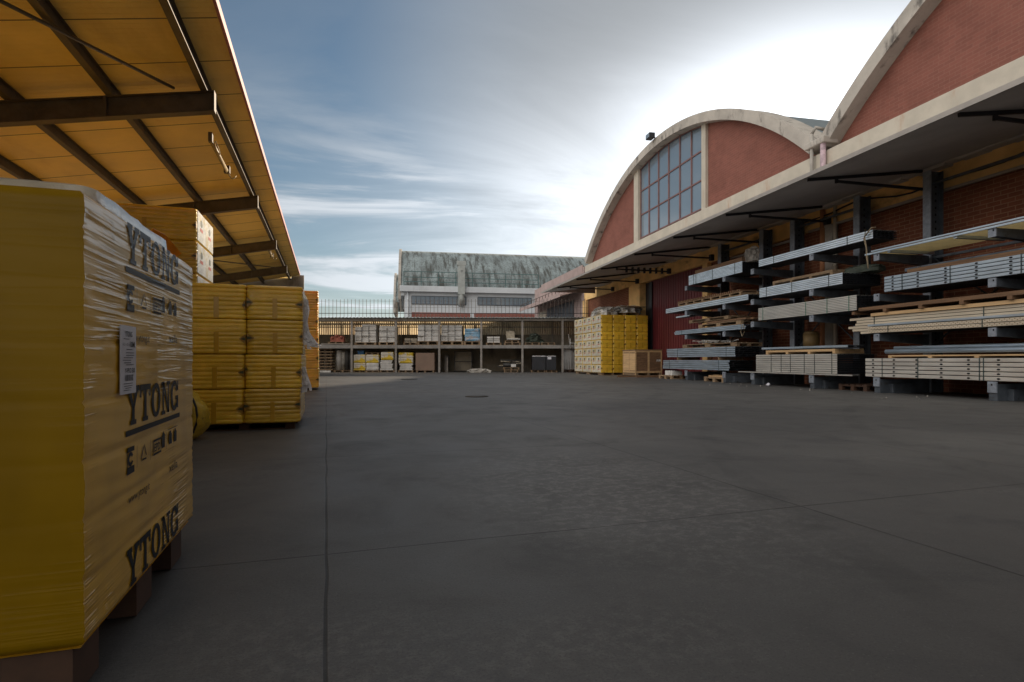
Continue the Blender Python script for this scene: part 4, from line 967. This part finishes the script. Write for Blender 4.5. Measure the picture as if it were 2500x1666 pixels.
for k in range(16): s_ = rn.uniform(15.2, 17.2); b.bar((10.15+rn.uniform(0, .5), s_, 1.24+rn.uniform(0, .10)), (10.15+rn.uniform(0, .5), s_+rn.uniform(.5, 1.1), 1.24+rn.uniform(0, .12)), .05, .03)
tag(b.build('offcuts', m_greyfilm, fr='B', base=(10.4, 16.3, 1.23)), 'heap of grey steel offcuts and film on the long pallet of the far rack', 'offcuts')
# middle rack
steel(10.21, 14.03, 3.28, 3.47, 10.03, .62, 4, 6, m_galv, 'shiny galvanised bundle on the top arms of the middle rack', (10.9, 13.4), seed=11)
bpy.data.objects[-1] if False else None
steel(11.04, 14.0, 2.42, 2.68, 10.03, 1.1, 6, 12, m_galv, 'galvanised bundle with many ribs on the second arms of the middle rack', (11.45, 12.7, 13.7), seed=12)
steel(10.64, 14.05, 1.79, 2.13, 10.03, 1.1, 9, 11, m_alu, 'pale nine-layer steel bundle with green straps on the lower arms of the middle rack', (10.85, 11.5, 12.2, 13.85), seed=13, strapm=M('green_strap', (.03, .16, .10), .5))
steel(11.2, 14.15, .37, .84, 10.03, 1.1, 9, 11, m_alu, 'pale deep steel bundle at the foot of the middle rack', (11.35, 11.9, 12.25, 12.75, 13.1, 13.5), seed=14)
steel(10.7, 14.9, .335, .365, 9.97, .22, 1, 2, m_alu, 'single long flat beam at the feet of the middle rack', (), seed=15)
laths(11.32, 13.8, .845, .96, 10.08, .8, 6, 'pale timber frame lying on the deep pale bundle', m_woodpale, battens=4)
steel(10.99, 13.96, .975, 1.04, 10.06, .6, 1, 6, m_galvb, 'thin blue-grey profiles on the timber frame of the middle rack', (), seed=16, stag=.25)
laths(11.42, 13.54, 2.685, 2.82, 10.1, .8, 6, 'open timber frame standing on the ribbed bundle of the middle rack', m_wood, battens=4)
b = MB(); b.tube([(9.98, 10.35, 3.50), (9.97, 10.37, 3.30), (9.985, 10.33, 3.1), (9.97, 10.30, 2.9), (9.98, 10.28, 2.65)], [.02, .022, .016, .02, .014], 7); b.tube([(9.98, 10.36, 3.36), (9.98, 10.2, 3.5), (10.05, 10.15, 3.5)], .014, 6)
tag(b.build('rope', m_rope, fr='B', base=(9.98, 10.3, 2.6)), 'frayed beige rope hanging from the top bundle of the middle rack', 'rope')
b = MB(); b.tube([(9.98, 14.75, 1.75), (9.99, 14.8, 1.5), (9.98, 14.72, 1.38), (9.98, 14.62, 1.5), (9.98, 14.66, 1.7)], .014, 6); tag(b.build('rope', m_rope, fr='B', base=(9.98, 14.7, 1.4)), 'loop of beige rope hanging between the far and middle racks', 'rope')
b = MB(); b.tube([(11.1, 13.3, 1.045), (11.1, 13.3, 1.4)], [.2, .2], 16); b.tube([(11.1, 13.3, 1.4), (11.1, 13.3, 1.46)], [.2, .16], 16)
tag(b.build('drum', M('ochre_drum', (.20, .13, .05), .6), fr='B', base=(11.1, 13.3, 1.0)), 'small ochre drum standing deep in the middle rack', 'drum')
b = MB(); blob(b, 10.7, 11.2, 2.69, .3, .6, .18, 21, n=16, m_=6); tag(b.build('film_roll', m_tarp, fr='B', base=(10.7, 11.2, 2.69)), 'dark folded film behind the timber frame of the middle rack', 'plastic film')
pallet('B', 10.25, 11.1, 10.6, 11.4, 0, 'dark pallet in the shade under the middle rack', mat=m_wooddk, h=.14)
# near rack
t = thing('ceiling_grille', 'B', (10.6, 8, 2.95), 'stack of slatted metal grilles on the top arms of the near rack', 'grille')
b = MB()
for k in range(13): o = 10.0+k*.085; b.box(o, o+.03, 4.6, 10.33, 2.955, 2.975)
b.build('slats', M('gold_lit_slat', (.62, .48, .22), .35, .6, var=.1), t)  # warm light between the slats put into their golden colour
b = MB(); b.box(9.96, 10.0, 4.6, 10.35, 2.93, 2.965); b.box(9.97, 10.0, 4.6, 10.2, 2.985, 3.01)
for s_ in (6.0, 8.35, 9.75): b.box(10.0, 11.1, s_, s_+.07, 2.90, 2.953)
b.build('edge_bars', m_galvb, t)
steel(4.2, 9.92, 2.10, 2.42, 10.03, 1.0, 5, 8, m_galvb, 'blue-white steel bundle with oval holes on the second arms of the near rack', (6.0, 7.3, 8.5, 9.5), holes=(9, 5.2, 9.72), seed=21)
laths(4.2, 9.44, 2.425, 2.50, 10.08, .8, 3, 'orange-brown timber beams on the holed blue-white bundle', m_brown)
laths(4.2, 9.7, 2.503, 2.57, 10.3, .5, 3, 'grey steel angles lying above the timber beams of the near rack', m_rack, 'steel bars')
steel(4.2, 10.85, 1.265, 1.63, 10.16, .85, 6, 6, m_beige, 'beige stepped bundle of long profiles on the lower arms of the near rack', (6.0, 8.0, 10.3), seed=22, kind='p', stag=.25)
laths(4.2, 10.36, 1.632, 1.70, 10.12, .8, 2, 'thin timber bearers on the beige bundle of the near rack', m_woodpale)
laths(4.2, 10.81, 1.702, 1.84, 10.06, .8, 7, 'long dark brown planks on bearers, above the beige bundle of the near rack', m_brown, battens=9, jag=.2)
# perforated profiles in front of the beige ones
t = steel(4.2, 10.31, 1.262, 1.40, 10.0, .14, 2, 1, m_beige, 'two perforated sunlit profiles at the front edge of the near rack', (6.4, 7.9, 9.8), seed=23, kind='p')
b = MB(); r0 = random.Random(3)
for r_ in range(2):
    for k in range(150):
        s_ = 4.3+k*.04; zc = 1.297+r_*.069+(.012 if k % 2 else -.012)
        b.add([(9.9985, s_-.009, zc-.007), (9.9985, s_+.009, zc-.007), (9.9985, s_+.009, zc+.007), (9.9985, s_-.009, zc+.007)], [(0, 1, 2, 3)])
b.build('perforations', m_brown, t)
steel(4.2, 10.31, 1.404, 1.455, 10.0, .14, 1, 1, m_galvb, 'blue-white channel on the perforated profiles of the near rack', (6.4,), seed=24)
steel(3.6, 10.4, .335, .735, 10.03, 1.05, 5, 8, m_alu, 'warm-lit pale bundle with oval holes on the feet of the near rack', (6.9, 7.9, 7.97, 9.15, 9.97), holes=(12, 4.6, 10.2), seed=25)
laths(3.6, 9.9, .738, .80, 10.1, .9, 3, 'timber bearers on the lowest holed bundle of the near rack', m_woodpale, battens=8)
b = MB(); b.tube([(10.1, 3.6, .87), (10.1, 9.95, .87)], .045, 10); b.tube([(10.22, 3.6, .87), (10.22, 10.06, .87)], .045, 10); b.tube([(10.16, 3.6, .94), (10.16, 9.8, .94)], .035, 8)
tag(b.build('round_pipes', m_galvb, fr='B', base=(10.15, 7, .83)), 'long round steel tubes above the lowest holed bundle', 'pipes')
b = MB(); b.tube([(11.0, 7.0, .9), (11.1, 7.6, 1.15), (11.1, 8.2, 1.0), (11.0, 8.8, .85)], .03, 7); tag(b.build('hose', m_brown, fr='B', base=(11, 7.9, .85)), 'ochre hose draped deep inside the near rack', 'hose')

# ------------------------------------------------------------------ storage shed (frame S, parallel to the picture, 31.5 m off)
YS = 31.5
def SL(a): return -11.11+.00492*a
def SR(a): return -3.40+.00492*a
def SZ(a): return 7.02-.00492*a
sd_ = thing('storage_shed', 'S', (-4, YS+1, 0), 'two-storey steel rack shed with corrugated roof across the end of the yard', 'shed')
x0, x1 = -16.0, 4.6
b = MB(); n = 420; A = []; Bq = []; 
for i in range(n+1):
    x = x0+(x1-x0)*i/n; dz = .022*math.sin(i*math.pi*.5) if i % 2 else 0
    dz = .025*(1 if (i % 4) in (1,) else (-1 if (i % 4) == 3 else 0)); A.append((x, YS-.25, 3.03+dz)); Bq.append((x, YS+2.8, 3.12+dz))
b.strip(A, Bq, 0, True); o = b.build('corrugated_roof', m_corrtop, sd_); q = o.modifiers.new('s', 'SOLIDIFY'); q.thickness = .02
b = MB(); b.box(x0, x1, YS-.05, YS+.05, 2.86, 2.98); b.box(x0, x1, YS+1.3, YS+1.4, 2.90, 3.02); b.build('eaves_beam', m_shed, sd_)
for x in (-15.6, -13.3, SL(455), SL(952), SL(1440), SR(345), SR(808), SR(1260), 4.4):
    b = MB(); b.box(x-.055, x+.055, YS-.04, YS-.03, 0, 2.86); b.box(x-.055, x+.055, YS+.03, YS+.04, 0, 2.86); b.box(x-.006, x+.006, YS-.03, YS+.03, 0, 2.86); b.build('column', m_shed, sd_)
b = MB(); b.box(x0, x1, YS+.05, YS+2.4, 1.37, 1.50); b.box(x0, x1, YS-.028, YS+.05, 1.33, 1.51); b.build('shelf', m_slab, sd_)
b = MB(); b.box(x0, x1, YS+2.45, YS+2.6, 0, 2.2); b.build('back_wall', m_backw, sd_)
b = MB(); n = 640; A = []; Bq = []
for i in range(n+1):
    x = x0+(x1-x0)*i/n; dy = .05*(1 if (i % 4) in (0, 1) else -1); A.append((x, YS+2.55+dy, 2.15)); Bq.append((x, YS+2.55+dy, 3.1))
b.strip(A, Bq); b.build('corrugated_cladding', m_corrt, sd_)
b = MB()
for x in (-13.3, SL(455)+.6, SL(952)-.2, SL(1440)+1.2, SR(345)+1.1, SR(808)+1.8): b.box(x, x+.05, YS+2.38, YS+2.44, 1.51, 3.0)
b.box(x0, x1, YS+2.40, YS+2.44, 2.62, 2.67); b.build('cladding_rail', m_shed, sd_)
# fence behind/above the roof
fe = thing('bar_fence', 'S', (-4, YS+3.0, 0), 'tall rusty bar fence with thin wires standing above the shed roof', 'fence')
b = MB(); b.box(-16, 7, YS+2.95, YS+3.15, 0, 1.9); b.box(-16, 7, YS+3.0, YS+3.1, 2.98, 3.08)
for k in range(12): b.box(-16+k*2, -15.9+k*2, YS+3.0, YS+3.1, 1.9, 2.98); b.build('base_wall', m_conc, fe)
b = MB(); rn = random.Random(8); x = -15.9
while x < 5.2:
    h = 4.38+rn.uniform(-.02, .02); b.bar((x, YS+3.05, 3.08), (x+rn.uniform(-.015, .015), YS+3.05, h), .022, .022, up=(0, 1, 0)); x += .228
b.build('bars', m_bar, fe)
b = MB(); b.box(-16, 5.4, YS+3.02, YS+3.05, 3.50, 3.535); b.build('rail', m_black, fe)
b = MB()
for z in (4.26, 3.88):
    pts = [(-16+.45*k, YS+3.03, z+rn.uniform(-.012, .012)) for k in range(48)]; b.tube(pts, .006, 4, cap=False)
b.build('wires', m_bar, fe)

# ---- goods in the shed
def spal(a0, a1, z0, label, gr='pallets in the shed', h=.14, d0=.15, d1=1.2, mat=None): return pallet('S', a0, a1, YS+d0, YS+d1, z0, label, gr, h=h, mat=mat)
def blocks(a0, a1, z0, z1, cols, rows, label, mat=None, gr='white block stacks on the upper shelf', ragged=0, d=1.0, cat='block stack', name='block_stack', seed=1, straps=True):
    t = thing(name, 'S', ((a0+a1)/2, YS+.6, z0), label, cat, gr); rn = random.Random(seed); b = MB(); cw = (a1-a0)/cols; rh = (z1-z0)/rows
    for r_ in range(rows):
        for c_ in range(cols):
            if ragged and r_ == rows-1 and rn.random() < ragged: continue
            j = lambda s=.012: rn.uniform(-s, s)
            b.box(a0+c_*cw+.006, a0+(c_+1)*cw-.006+j()*.4, YS+.2+j(.03), YS+.2+d, z0+r_*rh+.003+.0, z0+(r_+1)*rh-.004)
    b.build('blocks', mat or m_blk, t)
    if straps:
        b = MB(); zt = z1-(rh if ragged else 0)
        for k in range(1, cols): x = a0+cw*k; b.box(x-.012, x+.012, YS+.150, YS+.165, z0+.01, zt)
        for z in (z0+(z1-z0)*.33, z0+(z1-z0)*.66): b.box(a0, a1, YS+.152, YS+.163, z-.008, z+.008)
        b.build('straps', m_gap, t)
    return t
ZU = 1.515
blocks(SL(478), SL(718), 1.67, SZ(885), 3, 8, 'tall white block stack in the second upper bay, left one', ragged=.4, seed=2)
blocks(SL(755), SL(930), 1.68, SZ(900), 2, 7, 'white wrapped block stack in the second upper bay, right one', ragged=.3, seed=3)
blocks(SL(1190), SL(1428), 1.74, SZ(890), 3, 7, 'white block stack in the third upper bay beside the small brick pack', seed=4)
blocks(SL(1455), SL(1692), 1.74, SZ(893), 3, 7, 'white block stack in the fourth upper bay beside the blue pack', seed=5)
blocks(SL(1040), SL(1180), 1.655, SZ(1043), 2, 2, 'small pale brick pack low in the third upper bay', gr=None, mat=m_sack, seed=6)
blocks(SR(408), SR(553), 1.655, SZ(1022), 2, 3, 'low pale pack in the fifth upper bay', gr=None, mat=m_blk, seed=7)
spal(SL(475), SL(722), ZU, 'pallet under the tall white blocks, second upper bay, left', h=.15)
spal(SL(750), SL(935), ZU, 'pallet under the wrapped white blocks, second upper bay, right', h=.155)
spal(SL(1185), SL(1430), ZU, 'pallet under the white blocks in the third upper bay', h=.22)
spal(SL(1030), SL(1180), ZU, 'pallet under the small brick pack', h=.135)
spal(SL(1450), SL(1710), ZU, 'pallet under the white blocks in the fourth upper bay', h=.22)
spal(SR(150), SR(330), ZU, 'pallet under the blue wrapped pack', h=.21)
spal(SR(395), SR(570), ZU, 'pallet under the low pale pack', h=.135)
spal(SR(600), SR(790), ZU, 'lower pallet under the sacks in the fifth upper bay', h=.13)
spal(SR(610), SR(770), ZU+.135, 'upper pallet under the sacks in the fifth upper bay', h=.12)
spal(SR(835), SR(1005), ZU, 'pallet under the green tarp, left of two', h=.14)
spal(SR(1020), SR(1180), ZU, 'empty pallet right of the green tarp pile', h=.14)
t = thing('blue_wrapped_pack', 'S', (SR(242), YS+.6, 1.73), 'blue and white film-wrapped pack at the right of the fourth upper bay', 'wrapped pack')
b = MB(); loft_box(b, SR(155), SR(332), YS+.2, YS+1.1, 1.73, SZ(930), 4, .03, .012, .02, seed=3); b.build('film_wrap', m_blue, t)
b = MB()
for a0, a1, z0, z1 in ((625, 720, 965, 1035), (640, 760, 1035, 1050)): b.box(SR(a0), SR(a1), YS+.3, YS+1.0, SZ(z1)+.002, SZ(z0), 0)
blob(b, SR(670), YS+.6, SZ(1000), .22, .3, .22, 5, n=14, m_=6)
b.box(SR(630), SR(785), YS+.18, YS+.9, SZ(1055), SZ(1044), 1)
tag(b.build('sack_pile', [m_sack, m_blk], fr='S', base=(SR(670), YS+.5, 1.77)), 'beige sacks and a white board heaped on pallets in the fifth upper bay', 'sacks')
b = MB(); rn = random.Random(6)
for k in range(9):
    z = 1.66+k*.055; e = .05*k; blob(b, SR(950)+rn.uniform(-.08, .08), YS+.6, z, .54-e*.8, .4, .09, 30+k, n=16, m_=4, rough=.3)
tag(b.build('tarp_pile', m_tarp, fr='S', base=(SR(950), YS+.6, 1.655)), 'heap of folded dark green tarpaulins in the sixth upper bay', 'tarpaulin')
spal(SL(180), SL(350), 1.60, 'small pallet under the red machine parts', h=.10)
t = thing('machine_parts', 'S', (SL(265), YS+.6, 1.70), 'rust-red machine parts on a pallet in the first upper bay', 'machine')
b = MB()
for a0, a1, z0, z1 in ((195, 240, 1025, 1068), (238, 290, 1003, 1068), (292, 345, 1018, 1068)): b.box(SL(a0), SL(a1), YS+.3, YS+.6, 1.702, SZ(z0)-.02); b.tube([(SL((a0+a1)/2), YS+.25, SZ(z0)-.05), (SL((a0+a1)/2), YS+.65, SZ(z0)-.05)], .08, 10)
b.build('housings', m_rust, t)
b = MB(); b.box(SL(105), SL(445), YS+.08, YS+.14, 1.555, 1.60); b.box(SL(60), SL(400), YS+.2, YS+.26, 1.512, 1.552); tag(b.build('steel_bars', m_shed, fr='S', base=(SL(270), YS+.1, 1.51)), 'long steel bars along the edge of the first upper shelf', 'steel bars')
# ground level
t = thing('timber_stack', 'S', (SL(150), YS+.5, 0), 'open stack of timbers on spacers at the far left of the shed', 'timber')
b = MB()
for k in range(8): z = .12+k*.165; b.box(SL(60), SL(235)-.03*(k % 3), YS+.1, YS+.2, z, z+.05); b.box(SL(60), SL(228), YS+.6, YS+.7, z, z+.05)
b.build('timbers', m_wood, t)
b = MB()
for x in (80, 150, 205):
    for k in range(8): b.box(SL(x), SL(x)+.06, YS+.12, YS+.75, .05+k*.165, .118+k*.165)
b.build('spacers', m_wooddk, t)
b = MB(); b.box(SL(95), SL(215), YS+.02, YS+.09, .001, .10); tag(b.build('concrete_kerb', m_blk, fr='S', base=(SL(150), YS+.05, 0)), 'pale kerb stone on the ground before the timber stack', 'kerb stone')
def roll(a, r_, z1, mat, lb, z0=.13, gr='upright rolls in the first lower bay'):
    b = MB(); b.tube([(SL(a), YS+.5, z0), (SL(a), YS+.5, z1-.06), (SL(a), YS+.5, z1)], [r_, r_, r_*.75], 18); return tag(b.build('membrane_roll', mat, fr='S', base=(SL(a), YS+.5, z0)), lb, 'roll', gr)
roll(285, .17, 1.23, m_roll, 'pale standing roll wrapped in grey film, first lower bay')
roll(335, .12, 1.15, m_greyfilm, 'narrow grey roll behind the pale standing roll')
roll(378, .13, 1.22, m_dkroll, 'dark standing roll left of its darker twin')
roll(424, .12, 1.2, m_dkroll, 'dark standing roll nearest the column of the first lower bay')
spal(SL(240), SL(445), 0, 'pallet under the standing rolls', h=.12)
def ypack(a0, a1, z0, z1, lb, mat=None, nb=3, seed=0):
    t = thing('insulation_pack', 'S', (SL((a0+a1)/2), YS+.6, z0), lb, 'insulation pack', 'yellow and white packs in the lower bays')
    b = MB(); loft_box(b, SL(a0), SL(a1), YS+.15, YS+1.1, z0, z1, nb, .02, .01, .015, seed=seed); b.build('film_wrap', mat or m_yelw, t); return t
ypack(468, 602, .10, .525, 'yellow pack, bottom left of the second lower bay', nb=4, seed=1); ypack(468, 602, .53, .99, 'yellow pack with white patch, top left of the second lower bay', seed=2)
ypack(610, 750, .10, .515, 'white pack, bottom middle of the second lower bay', m_blk, nb=2, seed=3); ypack(608, 752, .52, .99, 'yellow pack with torn film, top middle of the second lower bay', seed=4)
spal(SL(465), SL(605), 0, 'pallet under the left yellow packs', h=.095); spal(SL(607), SL(755), 0, 'pallet under the middle packs of the second lower bay', h=.095)
b = MB(); b.box(SL(505), SL(573), YS+.3, YS+.7, .995, 1.19); b.box(SL(500), SL(578), YS+.28, YS+.72, 1.15, 1.21); tag(b.build('blue_box', m_bluebox, fr='S', base=(SL(540), YS+.5, .99), bevel=.01), 'blue plastic box on top of the left yellow packs', 'box')
spal(SL(600), SL(750), .995, 'thin pallet lying on the middle packs', h=.10)
def boards(a0, a1, z0, z1, n, lb, seed=1):
    b = MB(); rn = random.Random(seed); H = (z1-z0)/n
    for k in range(n): b.box(SL(a0)+rn.uniform(-.03, .03), SL(a1)+rn.uniform(-.05, .05), YS+.15, YS+1.0, z0+k*H+.002, z0+(k+1)*H-.008)
    return tag(b.build('white_boards', m_blk, fr='S', base=(SL((a0+a1)/2), YS+.5, z0)), lb, 'boards')
boards(770, 905, .12, .68, 6, 'white boards stacked under a yellow pack left of the double column'); ypack(775, 918, .685, 1.13, 'yellow pack on white boards left of the double column', nb=2, seed=6)
spal(SL(765), SL(930), 0, 'pallet under the white boards left of the double column', h=.115)
boards(990, 1130, .12, .50, 4, 'white boards stacked under a torn pack right of the double column', 3); ypack(975, 1140, .505, 1.1, 'torn yellow and white pack right of the double column', nb=4, seed=8)
spal(SL(970), SL(1140), 0, 'pallet under the torn pack', h=.115)
b = MB()
b.box(SL(1170), SL(1382), YS+.10, YS+.9, .10, 1.08); tag(b.build('fibreboard_pack', m_board, fr='S', base=(SL(1275), YS+.3, .1), bevel=.008), 'plain brown fibreboard pack in the third lower bay', 'boards')
b = MB()
for a in (1175, 1265, 1360): b.box(SL(a), SL(a)+.09, YS+.12, YS+.9, 0, .098)
tag(b.build('skids', m_wood, fr='S', base=(SL(1275), YS+.5, 0)), 'three timber skids under the brown fibreboard pack', 'timber')
t = thing('framed_panel', 'S', (SR(120), YS+1.2, 0), 'grey framed panel standing in the fourth lower bay', 'panel')
b = MB(); b.box(SR(25), SR(220), YS+1.22, YS+1.26, .05, 1.15); b.build('panel', m_backw, t)
b = MB()
for a in (18, 218): b.box(SR(a), SR(a)+.04, YS+1.16, YS+1.22, 0, 1.2)
for z in (.04, .58, 1.16): b.box(SR(18), SR(222), YS+1.15, YS+1.2, z, z+.035)
b.build('frame', m_black, t)
b = MB(); b.box(SL(1515), SL(1522)+.01, YS+.4, YS+.45, 0, .85); b.box(SL(1460), SL(1505), YS+1.6, YS+1.9, 0, .95); tag(b.build('leaning_board', m_shed, fr='S', base=(SL(1500), YS+1, 0)), 'grey boards and bar leaning in the fourth lower bay beside its column', 'board')
b = MB(); blob(b, SR(330), YS-.25, 0.001, .6, .35, .20, 17, n=30, m_=8, rough=.3); tag(b.build('rubble_heap', m_conc, fr='S', base=(SR(330), YS-.2, 0)), 'low heap of pale rubble and sheeting on the ground before the shed', 'rubble')
spal(SR(600), SR(760), 0, 'bottom pallet under the junk pile in the fifth lower bay', h=.14); spal(SR(590), SR(775), .145, 'second pallet under the junk pile in the fifth lower bay', h=.13)
b = MB(); rn = random.Random(31)
for k in range(14): x = SR(rn.uniform(585, 760)); z = .30+rn.uniform(0, .42); b.bar((x-.3, YS+.3+rn.uniform(0, .5), z), (x+rn.uniform(.1, .45), YS+.4+rn.uniform(0, .4), z+rn.uniform(-.05, .05)), .09, .05, mi=k % 2)
b.tube([(SR(590), YS+.3, .42), (SR(740), YS+.35, .40)], .09, 12, mi=0); b.box(SR(680), SR(735), YS+.14, YS+.2, .30, .45, 2)
tag(b.build('junk_pile', [m_dkroll, m_sack, m_blk], fr='S', base=(SR(680), YS+.5, .28)), 'pile of dark pipes and offcuts on pallets in the fifth lower bay', 'scrap pile')
for a0, a1, lb in ((918, 1070, 'black open bin on a pallet in the sixth lower bay, left one'), (1078, 1188, 'black open bin with a pale sign in the sixth lower bay, right one')):
    t = thing('black_bin', 'S', (SR((a0+a1)/2), YS+.5, .13), lb, 'bin', 'black bins in the sixth lower bay')
    b = MB(); e = .03; X0, X1 = SR(a0), SR(a1)
    b.box(X0, X1, YS+.1, YS+.1+e, .13, .88); b.box(X0, X1, YS+1.0-e, YS+1.0, .13, .88); b.box(X0, X0+e, YS+.1+e, YS+1.0-e, .13, .88); b.box(X1-e, X1, YS+.1+e, YS+1.0-e, .13, .88); b.box(X0+e, X1-e, YS+.1+e, YS+1.0-e, .13, .16)
    b.build('walls', m_black, t)
    b = MB(); b.box(X0+.01, X1-.01, YS+.09, YS+.4, .882, .92); b.build('film_rim', m_plast, t)
    if a0 > 1000: b = MB(); b.box(X0+.08, X0+.28, YS+.09, YS+.099, .72, .86); b.build('sign', m_paper, t)
spal(SR(905), SR(1070), 0, 'pallet under the left black bin', h=.12); spal(SR(1075), SR(1200), 0, 'pallet under the right black bin', h=.12)
t = thing('white_tank', 'S', (SR(1345), YS+.6, .15), 'white ribbed tank at the right end of the shed', 'tank')
b = MB(); b.tube([(SR(1345), YS+.6, .15), (SR(1345), YS+.6, 1.15), (SR(1345), YS+.6, 1.28)], [.30, .33, .36], 20)
for k in range(14): a = math.pi*2*k/14; b.bar((SR(1345)+.325*math.cos(a), YS+.6+.325*math.sin(a), .16), (SR(1345)+.345*math.cos(a), YS+.6+.345*math.sin(a), 1.14), .03, .03, up=(0, 1, 0))
b.build('body', m_roll, t); b = MB(); b.tube([(SR(1345), YS+.6, 1.28), (SR(1345), YS+.6, 1.33)], .38, 20); b.build('lid', m_greyfilm, t)
spal(SR(1270), SR(1410), 0, 'dark pallet under the white ribbed tank', h=.14, mat=m_wooddk)
t = thing('folding_steps', 'S', (SR(1355), YS+.5, 1.5), 'white tubular folding steps above the white tank', 'steps')
b = MB()
for p, q in (((1325, 1000), (1345, 1160)), ((1340, 1095), (1400, 1100)), ((1345, 1130), (1400, 1135)), ((1350, 1160), (1345, 1040)), ((1395, 1095), (1398, 1165))): b.tube([(SR(p[0]), YS-.1, SZ(p[1])), (SR(q[0]), YS-.1, SZ(q[1]))], .015, 6)
b.build('frame', m_blk, t)
for i, x in enumerate((-14.9, -12.4)):
    blocks(x, x+1.1, 1.66, 2.5, 3, 6, f'white block stack on the upper shelf at the hidden left end, {("outer","inner")[i]}', seed=20+i); spal(x, x+1.1, ZU, f'pallet under the hidden left blocks, {("outer","inner")[i]}', h=.14)
